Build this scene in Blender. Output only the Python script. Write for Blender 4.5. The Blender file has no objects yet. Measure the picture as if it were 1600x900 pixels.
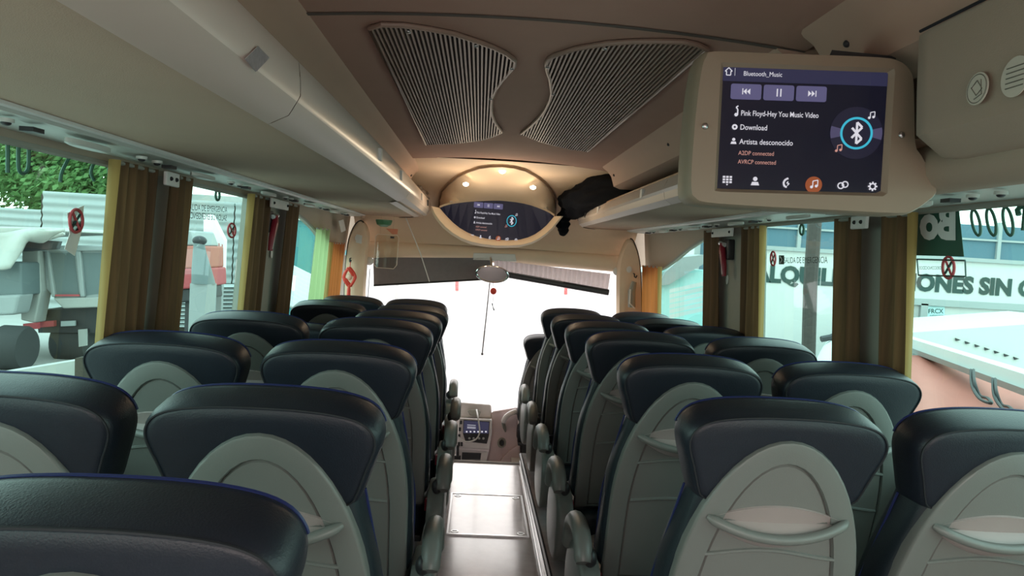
import bpy, bmesh, math, random
from mathutils import Vector, Matrix, Euler
random.seed(7)
R = math.radians
sc = bpy.context.scene
col = sc.collection

# ------------------------------------------------------------------ camera
FPX = 1150.0
VPX, VPY, ROLL = 750.0, 392.0, R(3.2)
CAM = Vector((-0.125, 0.0, 1.46))
F = Vector(((VPX-800)/FPX, -(VPY-450)/FPX, -1)).normalized()
U = Vector((math.sin(ROLL), math.cos(ROLL), 0)); U = (U - F*U.dot(F)).normalized()
X = F.cross(U)
W = Matrix((X, F, U))                       # world_from_camera (rows are the bus axes in camera space)
cd = bpy.data.cameras.new('camera'); cam = bpy.data.objects.new('camera', cd); col.objects.link(cam)
cam.matrix_world = Matrix.Translation(CAM) @ W.to_4x4()
cd.sensor_width = 36; cd.lens = FPX/1600*36; cd.clip_start = .05; cd.clip_end = 400
sc.camera = cam

def ray(px, py):
    return (W @ Vector(((px-800)/FPX, -(py-450)/FPX, -1)))
def at(px, py, Y):                          # the point of plane y = Y seen at a place of the picture
    d = ray(px, py); return CAM + d*((Y-CAM.y)/d.y)
def atx(px, py, xx):
    d = ray(px, py); return CAM + d*((xx-CAM.x)/d.x)
def atz(px, py, zz):
    d = ray(px, py); return CAM + d*((zz-CAM.z)/d.z)

# ------------------------------------------------------------------ world, exposure
sc.view_settings.view_transform = 'Standard'; sc.view_settings.look = 'None'
sc.view_settings.gamma = 1; sc.view_settings.use_curve_mapping = False
sc.view_settings.exposure = 0.0
wd = bpy.data.worlds.new('overcast_sky'); sc.world = wd; wd.use_nodes = True
nt = wd.node_tree; nt.nodes.clear()
wo = nt.nodes.new('ShaderNodeOutputWorld'); bg = nt.nodes.new('ShaderNodeBackground')
tc = nt.nodes.new('ShaderNodeTexCoord'); sp = nt.nodes.new('ShaderNodeSeparateXYZ'); rp = nt.nodes.new('ShaderNodeValToRGB')
nt.links.new(tc.outputs['Generated'], sp.inputs[0]); nt.links.new(sp.outputs[2], rp.inputs[0])
rp.color_ramp.elements[0].position = 0.0; rp.color_ramp.elements[0].color = (1, .965, .925, 1)
rp.color_ramp.elements[1].position = 1.0; rp.color_ramp.elements[1].color = (.82, .90, 1, 1)
nt.links.new(rp.outputs[0], bg.inputs[0]); bg.inputs[1].default_value = 4.6
nt.links.new(bg.outputs[0], wo.inputs[0])
try:
    sc.cycles.use_denoising = True
    sc.cycles.max_bounces = 10; sc.cycles.diffuse_bounces = 6; sc.cycles.transparent_max_bounces = 16
    sc.cycles.sample_clamp_indirect = 6
except Exception: pass

# ------------------------------------------------------------------ materials
def mat(name, c, rough=.6, metal=0, var=.06, scale=30, bump=0, bscale=None, spec=.5, trans=0):
    m = bpy.data.materials.new(name); m.use_nodes = True
    n = m.node_tree; b = n.nodes['Principled BSDF']
    b.inputs['Roughness'].default_value = rough; b.inputs['Metallic'].default_value = metal
    b.inputs['Specular IOR Level'].default_value = spec
    t = n.nodes.new('ShaderNodeTexCoord'); no = n.nodes.new('ShaderNodeTexNoise')
    no.inputs['Scale'].default_value = scale; no.inputs['Detail'].default_value = 4
    n.links.new(t.outputs['Object'], no.inputs['Vector'])
    mx = n.nodes.new('ShaderNodeMix'); mx.data_type = 'RGBA'
    mx.inputs[6].default_value = (*[max(0, v*(1-var)) for v in c], 1); mx.inputs[7].default_value = (*[min(1, v*(1+var)) for v in c], 1)
    n.links.new(no.outputs[0], mx.inputs[0]); n.links.new(mx.outputs[2], b.inputs['Base Color'])
    if bump:
        n2 = n.nodes.new('ShaderNodeTexNoise'); n2.inputs['Scale'].default_value = bscale or 300
        n.links.new(t.outputs['Object'], n2.inputs['Vector'])
        bp = n.nodes.new('ShaderNodeBump'); bp.inputs['Strength'].default_value = bump; bp.inputs['Distance'].default_value = .002
        n.links.new(n2.outputs[0], bp.inputs['Height']); n.links.new(bp.outputs[0], b.inputs['Normal'])
    if trans:                                # thin cloth: part of the light goes through
        tr = n.nodes.new('ShaderNodeBsdfTranslucent'); n.links.new(mx.outputs[2], tr.inputs[0])
        ms = n.nodes.new('ShaderNodeMixShader'); ms.inputs[0].default_value = trans
        n.links.new(b.outputs[0], ms.inputs[1]); n.links.new(tr.outputs[0], ms.inputs[2])
        n.links.new(ms.outputs[0], n.nodes['Material Output'].inputs[0])
    return m
def emit(name, c, s=1):
    m = bpy.data.materials.new(name); m.use_nodes = True
    b = m.node_tree.nodes['Principled BSDF']; b.inputs['Base Color'].default_value = (.01, .01, .012, 1)
    b.inputs['Roughness'].default_value = .15
    b.inputs['Emission Color'].default_value = (*c, 1); b.inputs['Emission Strength'].default_value = s
    return m
def glass(name, tint, refl=.9):
    m = bpy.data.materials.new(name); m.use_nodes = True; n = m.node_tree; n.nodes.clear()
    o = n.nodes.new('ShaderNodeOutputMaterial'); t = n.nodes.new('ShaderNodeBsdfTransparent'); g = n.nodes.new('ShaderNodeBsdfGlossy')
    f = n.nodes.new('ShaderNodeLayerWeight'); f.inputs[0].default_value = .5
    p5 = n.nodes.new('ShaderNodeMath'); p5.operation = 'POWER'; p5.inputs[1].default_value = 5
    k = n.nodes.new('ShaderNodeMath'); k.operation = 'MULTIPLY_ADD'; k.inputs[1].default_value = refl; k.inputs[2].default_value = .06*refl
    n.links.new(f.outputs['Facing'], p5.inputs[0]); n.links.new(p5.outputs[0], k.inputs[0])
    mx = n.nodes.new('ShaderNodeMixShader'); t.inputs[0].default_value = (*tint, 1); g.inputs['Roughness'].default_value = .02
    n.links.new(k.outputs[0], mx.inputs[0])
    n.links.new(t.outputs[0], mx.inputs[1]); n.links.new(g.outputs[0], mx.inputs[2]); n.links.new(mx.outputs[0], o.inputs[0])
    return m
M = {}
M['ceiling'] = mat('ceiling_fabric', (.45, .275, .215), .9, var=.05, scale=8, bump=.25, bscale=600)
M['fairing'] = mat('front_fairing', (.78, .60, .44), .7, var=.03)
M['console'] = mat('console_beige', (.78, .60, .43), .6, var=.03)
M['rack'] = mat('rack_fabric', (.44, .31, .225), .85, var=.05, scale=6, bump=.3, bscale=500)
M['boxpanel'] = mat('box_panel_beige', (.36, .29, .22), .8, var=.04, scale=6, bump=.2, bscale=500)
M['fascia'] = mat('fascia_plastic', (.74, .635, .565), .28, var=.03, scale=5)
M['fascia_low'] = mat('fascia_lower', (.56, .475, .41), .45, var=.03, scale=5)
M['duct'] = mat('duct_fabric', (.49, .33, .25), .8, var=.04, scale=7)
M['strip'] = mat('service_strip', (.55, .58, .54), .4, var=.04, scale=5)
M['trimwood'] = mat('rack_trim', (.42, .25, .14), .5)
M['wall'] = mat('wall_plastic', (.38, .32, .25), .75, var=.04, bump=.1)
M['pillar'] = mat('pillar_plastic', (.30, .30, .26), .7, var=.04)
M['dark'] = mat('dark_plastic', (.025, .025, .028), .45)
M['black'] = mat('black_rubber', (.012, .012, .013), .6)
M['leather'] = mat('navy_leather', (.0105, .0145, .0225), .42, var=.15, scale=60, bump=.25, bscale=350, spec=.4)
M['seatfab'] = mat('teal_navy_leather', (.0105, .017, .023), .42, var=.15, scale=50, bump=.25, bscale=350)
M['seam'] = mat('dark_seam', (.008, .010, .014), .7)
M['blue'] = mat('blue_piping', (.008, .016, .085), .5)
M['shell'] = mat('grey_shell', (.150, .158, .148), .38, var=.05, scale=12, bump=.15, bscale=500)
M['shell_in'] = mat('grey_shell_panel', (.160, .162, .152), .42, var=.05, scale=12, bump=.15, bscale=500)
M['pouch'] = mat('pouch_lit_plastic', (.33, .275, .265), .40, var=.03)  # lighter than the shell: light falling on the scoop put into the colour
M['floor'] = mat('floor_vinyl', (.38, .335, .34), .22, var=.25, scale=14, bump=.12, bscale=60)
for _m in (M['floor'],):
    _m.node_tree.nodes['Principled BSDF'].inputs['Coat Weight'].default_value = .5; _m.node_tree.nodes['Principled BSDF'].inputs['Coat Roughness'].default_value = .15
M['hatch'] = mat('hatch_vinyl', (.44, .39, .395), .20, var=.25, scale=10, bump=.1, bscale=60)
M['hatch'].node_tree.nodes['Principled BSDF'].inputs['Coat Weight'].default_value = .6; M['hatch'].node_tree.nodes['Principled BSDF'].inputs['Coat Roughness'].default_value = .12
M['metal'] = mat('brushed_metal', (.6, .6, .6), .3, 1)
M['chrome'] = mat('chrome', (.8, .8, .8), .12, 1)
M['white'] = mat('white_plastic', (.72, .72, .70), .5)
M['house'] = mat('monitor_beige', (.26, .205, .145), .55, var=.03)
M['gold'] = mat('curtain_gold', (.115, .063, .027), .8, var=.6, scale=60, trans=.2)
M['orange'] = mat('curtain_orange', (.50, .155, .045), .8, var=.4, scale=25, trans=.45)
M['lit_edge'] = mat('curtain_lit_yellow', (.42, .29, .10), .8, var=.1, trans=.5)  # window light on the cloth edge, put into the colour
M['red'] = mat('red_plastic', (.24, .015, .03), .4)
M['redcord'] = mat('red_cord', (.65, .05, .03), .6)
M['jacket'] = mat('black_cloth', (.0035, .0045, .007), 1.0, spec=.1, var=.3, scale=20, bump=.5, bscale=200)
M['silver'] = mat('silver_label', (.62, .60, .64), .3, .6, var=.25, scale=120)
M['dash'] = mat('dash_grey', (.80, .77, .75), .5)
M['dashpink'] = mat('door_panel_mauve', (.66, .53, .53), .6)
M['blind'] = mat('roller_blind_dark', (.22, .20, .21), .8, var=.1, trans=.2)
M['blind2'] = mat('roller_blind_mesh', (.60, .52, .53), .8, var=.1, trans=.55)
M['screen'] = emit('screen_dark', (.0065, .0065, .016), .8)
M['bar'] = emit('screen_title_bar', (.032, .032, .075), .8)
M['btn'] = emit('screen_button', (.125, .115, .235), .8)
M['txt'] = emit('screen_text', (.75, .73, .80), .9)
M['txtred'] = emit('screen_text_salmon', (.72, .36, .30), .8)
M['cyan'] = emit('screen_cyan', (.05, .50, .68), .9)
M['glow'] = emit('screen_orange', (.36, .09, .03), .8)
M['disc'] = emit('screen_disc', (.018, .017, .036), .8)
M['discl'] = emit('screen_disc_shine', (.09, .08, .16), .8)
M['redshade'] = emit('screen_dark_red', (.075, .012, .014), .8)
M['teal'] = emit('screen_dark_teal', (.010, .030, .040), .8)
M['lamp'] = emit('lamp_glow', (1, .80, .52), 16)
M['tint'] = glass('tinted_glass', (.47, .745, .67), .75)
M['clear'] = glass('clear_glass', (1, .945, .905), .7)
M['acrylic'] = glass('acrylic', (.93, .93, .91), .8)
M['decal'] = mat('decal_green_black', (.015, .05, .045), .6)
M['decalw'] = mat('decal_white', (.75, .78, .76), .6)
M['decalr'] = mat('decal_red', (.40, .06, .07), .6)
M['decalg'] = mat('decal_green', (.03, .11, .075), .6)

def streaky(m, k):                            # stretch a material's noise along z
    n = m.node_tree; mp = n.nodes.new('ShaderNodeMapping'); mp.inputs['Scale'].default_value = (1, 1, k)
    t = next(x for x in n.nodes if x.type == 'TEX_COORD'); no = next(x for x in n.nodes if x.type == 'TEX_NOISE')
    n.links.new(t.outputs['Object'], mp.inputs[0]); n.links.new(mp.outputs[0], no.inputs['Vector'])
for q in ('gold', 'orange', 'lit_edge'): streaky(M[q], .04)
M['sheer'] = mat('curtain_sheer', (.42, .55, .28), .8, var=.15, trans=.6); streaky(M['sheer'], .04)
# ------------------------------------------------------------------ mesh helpers
class MB:
    def __init__(s): s.v = []; s.f = []
    def add(s, vs, fs):
        n = len(s.v); s.v += [Vector(p) for p in vs]; s.f += [tuple(i+n for i in f) for f in fs]; return s
    def box(s, x0, x1, y0, y1, z0, z1):
        return s.add([(x, y, z) for z in (z0, z1) for y in (y0, y1) for x in (x0, x1)],
                     [(0, 2, 3, 1), (4, 5, 7, 6), (0, 1, 5, 4), (2, 6, 7, 3), (0, 4, 6, 2), (1, 3, 7, 5)])
    def hexa(s, a, b):                      # two quads
        return s.add(list(a)+list(b), [(3, 2, 1, 0), (4, 5, 6, 7), (0, 1, 5, 4), (1, 2, 6, 5), (2, 3, 7, 6), (3, 0, 4, 7)])
    def loft(s, rings, closed=True, caps=True):
        n = len(rings[0]); fs = []
        for k in range(len(rings)-1):
            for i in range(n if closed else n-1):
                j = (i+1) % n; fs.append((k*n+i, k*n+j, (k+1)*n+j, (k+1)*n+i))
        if caps and closed:
            fs.append(tuple(range(n-1, -1, -1))); m = (len(rings)-1)*n; fs.append(tuple(range(m, m+n)))
        return s.add([p for r in rings for p in r], fs)
    def tube(s, pts, r, n=8, caps=True, flat=1):
        pts = [Vector(p) for p in pts]; rings = []; prev = None
        for i, p in enumerate(pts):
            t = (pts[min(i+1, len(pts)-1)] - pts[max(i-1, 0)]).normalized()
            ref = Vector((0, 0, 1)) if abs(t.z) < .9 else Vector((0, 1, 0))
            if prev is not None: ref = prev
            a = (ref - t*ref.dot(t)).normalized(); b = t.cross(a); prev = a
            rr = r[i] if isinstance(r, (list, tuple)) else r
            rings.append([p + a*math.cos(k*2*math.pi/n)*rr + b*math.sin(k*2*math.pi/n)*rr*flat for k in range(n)])
        return s.loft(rings, True, caps)
    def ring(s, pts, r, n=6):               # closed tube
        pts = [Vector(p) for p in pts]; N = len(pts); rings = []; prev = None
        for i, p in enumerate(pts):
            t = (pts[(i+1) % N] - pts[i-1]).normalized()
            ref = prev if prev is not None else (Vector((0, 1, 0)) if abs(t.y) < .9 else Vector((1, 0, 0)))
            a = (ref - t*ref.dot(t)).normalized(); b = t.cross(a); prev = a
            rings.append([p + a*math.cos(k*2*math.pi/n)*r + b*math.sin(k*2*math.pi/n)*r for k in range(n)])
        rings.append(rings[0]); return s.loft(rings, True, False)
    def prism(s, out, vec):
        out = [Vector(p) for p in out]; vec = Vector(vec)
        return s.loft([out, [p+vec for p in out]])
    def poly(s, pts): return s.add(pts, [tuple(range(len(pts)))])
    def grid(s, fn, nu, nv):
        vs = [fn(u/nu, v/nv) for v in range(nv+1) for u in range(nu+1)]; a = nu+1
        return s.add(vs, [(v*a+u, v*a+u+1, (v+1)*a+u+1, (v+1)*a+u) for v in range(nv) for u in range(nu)])
    def ball(s, c, rx, ry=None, rz=None, nu=12, nv=8):
        ry = ry or rx; rz = rz or rx; c = Vector(c)
        return s.loft([[c+Vector((rx*math.sin(math.pi*(k+.02)/(nv+.04))*math.cos(2*math.pi*i/nu), ry*math.sin(math.pi*(k+.02)/(nv+.04))*math.sin(2*math.pi*i/nu), -rz*math.cos(math.pi*(k+.02)/(nv+.04)))) for i in range(nu)] for k in range(nv+1)])
    def cyl(s, a, b, r, n=16): return s.tube([a, b], r, n)
    def build(s, name, m, parent=None, smooth=35, bevel=0, wl=True, fix=True):
        me = bpy.data.meshes.new(name)
        off = parent_off(parent)
        me.from_pydata([tuple(p-off) for p in s.v], [], s.f)
        me.materials.append(m)
        if fix:
            bm = bmesh.new(); bm.from_mesh(me); bmesh.ops.recalc_face_normals(bm, faces=bm.faces[:]); bm.to_mesh(me); bm.free()
        if smooth:
            me.shade_smooth(); me.set_sharp_from_angle(angle=R(smooth))
        o = bpy.data.objects.new(name, me); col.objects.link(o)
        if parent is not None: o.parent = parent
        if bevel:
            b = o.modifiers.new('bevel', 'BEVEL'); b.width = bevel; b.segments = 3; b.limit_method = 'ANGLE'; b.angle_limit = R(40)
        return o
def parent_off(p):
    o = Vector((0, 0, 0))
    while p is not None: o += p.location; p = p.parent
    return o
def tag(o, label, cat, group=None, kind=None):
    o['label'] = label; o['category'] = cat
    if group: o['group'] = group
    if kind: o['kind'] = kind
    return o
def thing(name, loc, label, cat, group=None):
    o = bpy.data.objects.new(name, None); o.empty_display_size = .1; col.objects.link(o); o.location = Vector(loc)
    return tag(o, label, cat, group)
def struct(o, label=None):
    o['kind'] = 'structure'
    if label: o['label'] = label
    return o
def kids(o): return [c for c in bpy.data.objects if c.parent is o]
def copy_tree(o, children, parent=None):
    c = o.copy(); col.objects.link(c); c.parent = parent
    for ch in children.get(o, []): copy_tree(ch, children, c)
    return c

_txt = {}
def text2d(s, bold=0):
    if (s, bold) in _txt: return _txt[(s, bold)]
    cu = bpy.data.curves.new('t', 'FONT'); cu.body = s; cu.size = 1; cu.resolution_u = 3; cu.offset = bold
    o = bpy.data.objects.new('t', cu); col.objects.link(o)
    dg = bpy.context.evaluated_depsgraph_get(); dg.update()
    me = bpy.data.meshes.new_from_object(o.evaluated_get(dg))
    vs = [(v.co.x, v.co.y) for v in me.vertices]; fs = [tuple(p.vertices) for p in me.polygons]
    bpy.data.objects.remove(o); bpy.data.meshes.remove(me); bpy.data.curves.remove(cu)
    _txt[(s, bold)] = (vs, fs); return vs, fs
def put_text(mb, s, fn, x0, y0, x1, h, bold=0):   # baseline left x0,y0 to x1, cap height h in fn's own 2D units (y down)
    vs, fs = text2d(s, bold)
    mx = max(v[0] for v in vs); mn = min(v[0] for v in vs); k = (x1-x0)/(mx-mn)
    mb.add([fn(x0+(v[0]-mn)*k, y0-v[1]/.70*h) for v in vs], fs)

def smoothpoly(pts, n=6, closed=False):      # Catmull-Rom
    pts = [Vector(p) for p in pts]; out = []; N = len(pts)
    for i in range(N if closed else N-1):
        p0 = pts[i-1] if (closed or i > 0) else pts[i]; p1 = pts[i]; p2 = pts[(i+1) % N]
        p3 = pts[(i+2) % N] if (closed or i+2 < N) else p2
        for k in range(n):
            t = k/n
            out.append(.5*((2*p1)+(p2-p0)*t+(2*p0-5*p1+4*p2-p3)*t*t+(3*p1-p0-3*p2+p3)*t**3))
    if not closed: out.append(pts[-1])
    return out

YB, YF = -0.9, 6.35                          # rear and front ends of the cabin
def podz(y): return .14 - max(0, min(1, (y-3.0)/2.1))*.08
WS = {-1: .05, 1: .085}                       # the two walls stand a little further out than the symmetric body
CF = {-1: 1.035, 1: 1.015}
SF = {-1: 1.02, 1: 1.04}                     # and their pillars a little further on
def wx(z, s=0): return 1.20 + WS.get(s, 0) - (z-.85)*.056         # wall leans in

# ================================================================== SETTING
# aisle floor and podiums
m = MB().box(-.235, .232, YB, 5.02, -.05, 0); fl = struct(m.build('floor', M['floor']), 'dark grey vinyl aisle floor')
for sgn, nm, xa in ((-1, 'trim_1', -.235), (1, 'trim_2', .232)):
    m = MB()
    for ya, yb in ((YB, 3.0), (3.0, 5.1), (5.1, 5.7 if sgn < 0 else 5.4)):
        a, b = podz(ya), podz(yb)
        if ya > 5 and sgn > 0: xa = .4
        m.hexa([(xa+sgn*.012, ya, -.05), (sgn*1.29, ya, -.05), (sgn*1.29, yb, -.05), (xa+sgn*.012, yb, -.05)],
               [(xa+sgn*.012, ya, a), (sgn*1.29, ya, a), (sgn*1.29, yb, b), (xa+sgn*.012, yb, b)])
    pd = struct(m.build(nm, M['floor'], smooth=0), 'raised seat podium beside the aisle')
    xa = -.235 if sgn < 0 else .232
    MB().box(min(xa-.004*sgn, xa+.03*sgn), max(xa-.004*sgn, xa+.03*sgn), YB, 5.05, .001, .022).build('edge_rail', M['metal' if sgn > 0 else 'dark'], pd, bevel=.004)
    m = MB().tube([(xa+sgn*.004, y, podz(y)) for y in (YB, 3, 5.05)], .012, 8); m.build('nosing', M['dark'], pd)
# step nosing at the front end of the aisle, lower floor beyond
m = MB().grid(lambda u, v: Vector((-.235+.467*u, 5.02+.03*math.sin(math.pi*u)*v, -.002-.05*v)), 10, 2); m.build('step_nosing', M['metal'], fl)
m = MB().tube([(-.235+.467*u/10, 5.02+.012, .003) for u in range(11)], .009, 8); m.build('edge_strip', M['metal'], fl)
struct(MB().box(-1.2, 1.2, 5.06, YF, -.5, -.42).build('floor_front', M['floor']))
struct(MB().box(-1.2, 1.2, 5.02, 5.06, -.5, -.051).build('trim_3', M['dash']))

# side walls
HZ = {-1: .006, 1: .022}
HEAD = [(YB, 1.642), (3.95, 1.642), (4.25, 1.632), (4.6, 1.59), (4.9, 1.54), (5.2, 1.47), (5.5, 1.41), (6.05, 1.33)]
for sgn, side in ((-1, 'left'), (1, 'right')):
    m = MB()
    w0 = wx(.85, sgn)
    m.prism([(sgn*w0, YB, -.5), (sgn*w0, YB, .85), (sgn*(w0+.04), YB, .85), (sgn*(w0+.04), YB, -.5)], (0, YF-YB, 0))
    wl = struct(m.build('wall_'+side, M['wall'], smooth=0), 'lower side wall under the windows')
    m = MB()                                 # header strip above the glass with the dropping front corner
    HD = [(y, z+HZ[sgn]*max(0, min(1, (5-y)))) for y, z in HEAD]
    a = [(sgn*wx(z, sgn), y, z) for y, z in HD]; t = [(sgn*(1.12+WS[sgn]), y, 1.86) for y, z in HEAD]
    a2 = [(sgn*(wx(z, sgn)+.04), y, z) for y, z in HD]; t2 = [(sgn*(1.19+WS[sgn]), y, 1.86) for y, z in HEAD]
    m.loft([a, t, t2, a2, a], closed=False)
    m.build('header_panel', M['wall'], wl, smooth=20)
    for k, (ya, yb) in enumerate(((2.25*SF[sgn], 2.56*SF[sgn]), (3.44*SF[sgn], 4.17*SF[sgn]), (6.02, 6.3))):
        z1 = 1.66 if k < 2 else 1.36
        m = MB().hexa([(sgn*wx(.84, sgn), ya, .84), (sgn*(wx(.84, sgn)+.04), ya, .84), (sgn*(wx(.84, sgn)+.04), yb, .84), (sgn*wx(.84, sgn), yb, .84)],
                      [(sgn*wx(z1, sgn), ya, z1), (sgn*(wx(z1, sgn)+.04), ya, z1), (sgn*(wx(z1, sgn)+.04), yb, z1), (sgn*wx(z1, sgn), yb, z1)])
        m.build('window_pillar', M['pillar'], wl, smooth=0)
    m = MB().tube([(sgn*(w0-.005), YB, .85), (sgn*(w0-.005), 6.1, .85)], .02, 8); m.build('window_sill', M['dark'], wl)
    for k, (ya, yb) in enumerate(((YB, 2.25*SF[sgn]), (2.56*SF[sgn], 3.44*SF[sgn]), (4.17*SF[sgn], 6.02))):
        zt = lambda y: next(z0+(z1-z0)*(y-y0)/(y1-y0) for (y0, z0), (y1, z1) in zip(HD, HD[1:]) if y <= y1+1e-6)
        ys = [ya+(yb-ya)*i/10 for i in range(11)]
        m = MB()
        m.loft([[(sgn*(wx(.84, sgn)+.018), y, .84) for y in ys], [(sgn*(wx(zt(y), sgn)+.018), y, zt(y)+.01) for y in ys]], closed=False)
        w = struct(m.build('window_%d' % (k+1 + (3 if sgn > 0 else 0)), M['tint'], smooth=0), 'green tinted side window pane')
        m = MB().tube([(sgn*(wx(zt(y), sgn)+.006), y, zt(y)) for y in ys], .010, 6); m.build('rubber_seal', M['pillar'], w)
# rear wall with its window
m = MB().box(-1.3, 1.3, YB-.05, YB, -.1, .6).box(-1.3, 1.3, YB-.05, YB, 1.85, 2.1).box(-1.3, -1.15, YB-.05, YB, .6, 1.85).box(1.15, 1.3, YB-.05, YB, .6, 1.85)
struct(m.build('wall_rear', M['wall'], smooth=0), 'rear wall of the cabin')
struct(MB().poly([(-1.15, YB-.02, .6), (1.15, YB-.02, .6), (1.15, YB-.02, 1.85), (-1.15, YB-.02, 1.85)]).build('window_7', glass('rear_glass', (1, .86, .83), .5), smooth=0))
# ceiling
CZ = 1.98
def cz(x): return CZ + .03*(1-(x/.6)**2)
cl = struct(MB().grid(lambda u, v: Vector((-.62+1.24*u, YB+(4.42-YB)*v, cz(-.62+1.24*u))), 16, 6).build('ceiling', M['ceiling']), 'fabric covered ceiling')
MB().grid(lambda u, v: Vector((-.62+1.24*u, 1.74+.02*v, cz(-.62+1.24*u)-.002)), 16, 1).build('ceiling_seam', mat('seam_strip', (.12, .095, .08), .9), cl)
for sgn in (-1, 1):                          # upper side shell behind the racks
    m = MB().loft([[(sgn*.60, y, 2.0), (sgn*.9, y, 1.985), (sgn*1.08, y, 1.93), (sgn*(1.14+WS[sgn]), y, 1.84)] for y in (YB, 6.2)], closed=False)
    struct(m.build('trim_%d' % (4 if sgn < 0 else 5), M['rack']))
# front fairing: ceiling curving down to the windscreen header
PROF = [(4.40, 2.0), (4.9, 1.985), (5.3, 1.945), (5.6, 1.885), (5.85, 1.79), (6.0, 1.69), (6.1, 1.58), (6.14, 1.50)]
def fz(y):
    for (y0, z0), (y1, z1) in zip(PROF, PROF[1:]):
        if y <= y1: return z0+(z1-z0)*(y-y0)/(y1-y0)
    return 1.5
PS = smoothpoly([(0, y, z) for y, z in PROF], 4)
m = MB().loft([[(-1.15+2.3*i/24, p.y, p.z - .03*((-1+2*i/24)**2)) for i in range(25)] for p in PS], closed=False)
wf = struct(m.build('wall_front', M['fairing'], smooth=60), 'beige front fairing over the windscreen')
m = MB()
rings = []
for i in range(25):
    x = -1.1+2.2*i/24; cy = 6.20-.10*(x/1.1)**2; czz = 1.435-.02*(x/1.1)**2
    rings.append([(x, cy+.075*math.cos(a*2*math.pi/14), czz+.07*math.sin(a*2*math.pi/14)) for a in range(14)])
m.loft(rings); m.build('header_roll', M['fairing'], wf)
m = MB().hexa([at(738, 407, 6.10), at(807, 409, 6.10), at(807, 409, 6.14), at(738, 407, 6.14)], [at(740, 395, 6.10), at(805, 397, 6.10), at(805, 397, 6.14), at(740, 395, 6.14)])
m.build('mirror_bracket_cover', M['white'], wf, bevel=.006)
# windscreen
struct(MB().grid(lambda u, v: Vector((-1.14+2.28*u, 6.42-.22*(2*u-1)**4, -.05+1.46*v)), 16, 1).build('window_8', M['clear']), 'bright windscreen')
struct(MB().box(-1.2, 1.2, 6.36, 6.5, -.5, .04).build('trim_6', M['dash']), 'sill under the windscreen')
# roof skin so that no daylight leaks in
struct(MB().box(-1.28, 1.31, YB-.05, 6.5, 2.06, 2.1).build('ceiling_roof', M['wall'], smooth=0))
for sgn in (-1, 1):
    struct(MB().hexa([(sgn*(q+WS[sgn]), y, 1.84) for q, y in ((1.19, YB), (1.23, YB), (1.23, 6.4), (1.19, 6.4))], [(sgn*(q+WS[sgn]), y, 2.08) for q, y in ((1.15, YB), (1.22, YB), (1.22, 6.4), (1.15, 6.4))]).build('wall_%s_top' % ('left' if sgn < 0 else 'right'), M['wall'], smooth=0))
struct(MB().box(-1.28, 1.31, 6.28, 6.46, 1.40, 2.08).build('wall_front_top', M['wall'], smooth=0))

# daylight portals in the window openings (they only guide the sampling of the sky)
def portal(c, rot, sx, sy):
    l = bpy.data.lights.new('window_portal', 'AREA'); l.shape = 'RECTANGLE'; l.size = sx; l.size_y = sy
    l.cycles.is_portal = True
    o = bpy.data.objects.new('window_portal', l); col.objects.link(o); o.location = c; o.rotation_euler = rot
for sgn in (-1, 1):
    portal((sgn*1.33, 2.4, 1.25), (0, sgn*R(90), 0), .85, 7.3)
portal((0, 6.55, .68), (R(-90), 0, 0), 2.3, 1.5)
portal((0, YB-.08, 1.225), (R(90), 0, 0), 2.3, 1.25)

# ================================================================== SEATS
def shear(x, y, s, T=1.04): return Vector((x, y + s*.27, T - s))
def outline_sym(half): # [(x,s)] from top centre down the right side to bottom centre -> closed loop
    return half + [(-x, s) for x, s in reversed(half) if abs(x) > 1e-6]
def crom(half, n=3): return [(p.x, p.z) for p in smoothpoly([(x, 0, s) for x, s in half], n)]
HEADO = crom([(0, 0), (.06, .001), (.12, .006), (.168, .016), (.198, .032), (.214, .056), (.217, .082), (.211, .11), (.201, .14), (.191, .17), (.182, .196), (.172, .213), (.145, .222), (.07, .222), (0, .222)])
HEADO = outline_sym(HEADO)
BACKO = outline_sym(crom([(0, .17), (.10, .17), (.158, .178), (.172, .21), (.183, .26), (.197, .32), (.211, .39), (.219, .47), (.221, .58), (.221, .70), (.19, .74), (.10, .75), (0, .75)]))
def pillow(mb, out, c, rings, T=1.04, low=None):
    cx, cs = c; low = low or [0]*len(rings)
    R_ = [[shear(cx+(x-cx)*k, y, cs+(s-cs)*k + lo*max(0, 1-s/.14), T) for x, s in out] for (k, y), lo in zip(rings, low)]
    mb.loft(R_)
def shell_pts(apex, w, L, bottom, n=14):
    h = []
    for i in range(n+1):
        t = L*(1-math.cos(math.pi/2*i/n)) if i < n else L
        h.append((w*max(0, 1-(1-t/L)**2)**.5, apex+t))
    h += [(w*1.0, apex+L+(bottom-apex-L)*k/3) for k in (1, 2, 3)]
    h += [(w*.5, bottom), (0, bottom)]
    return outline_sym(h)
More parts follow.
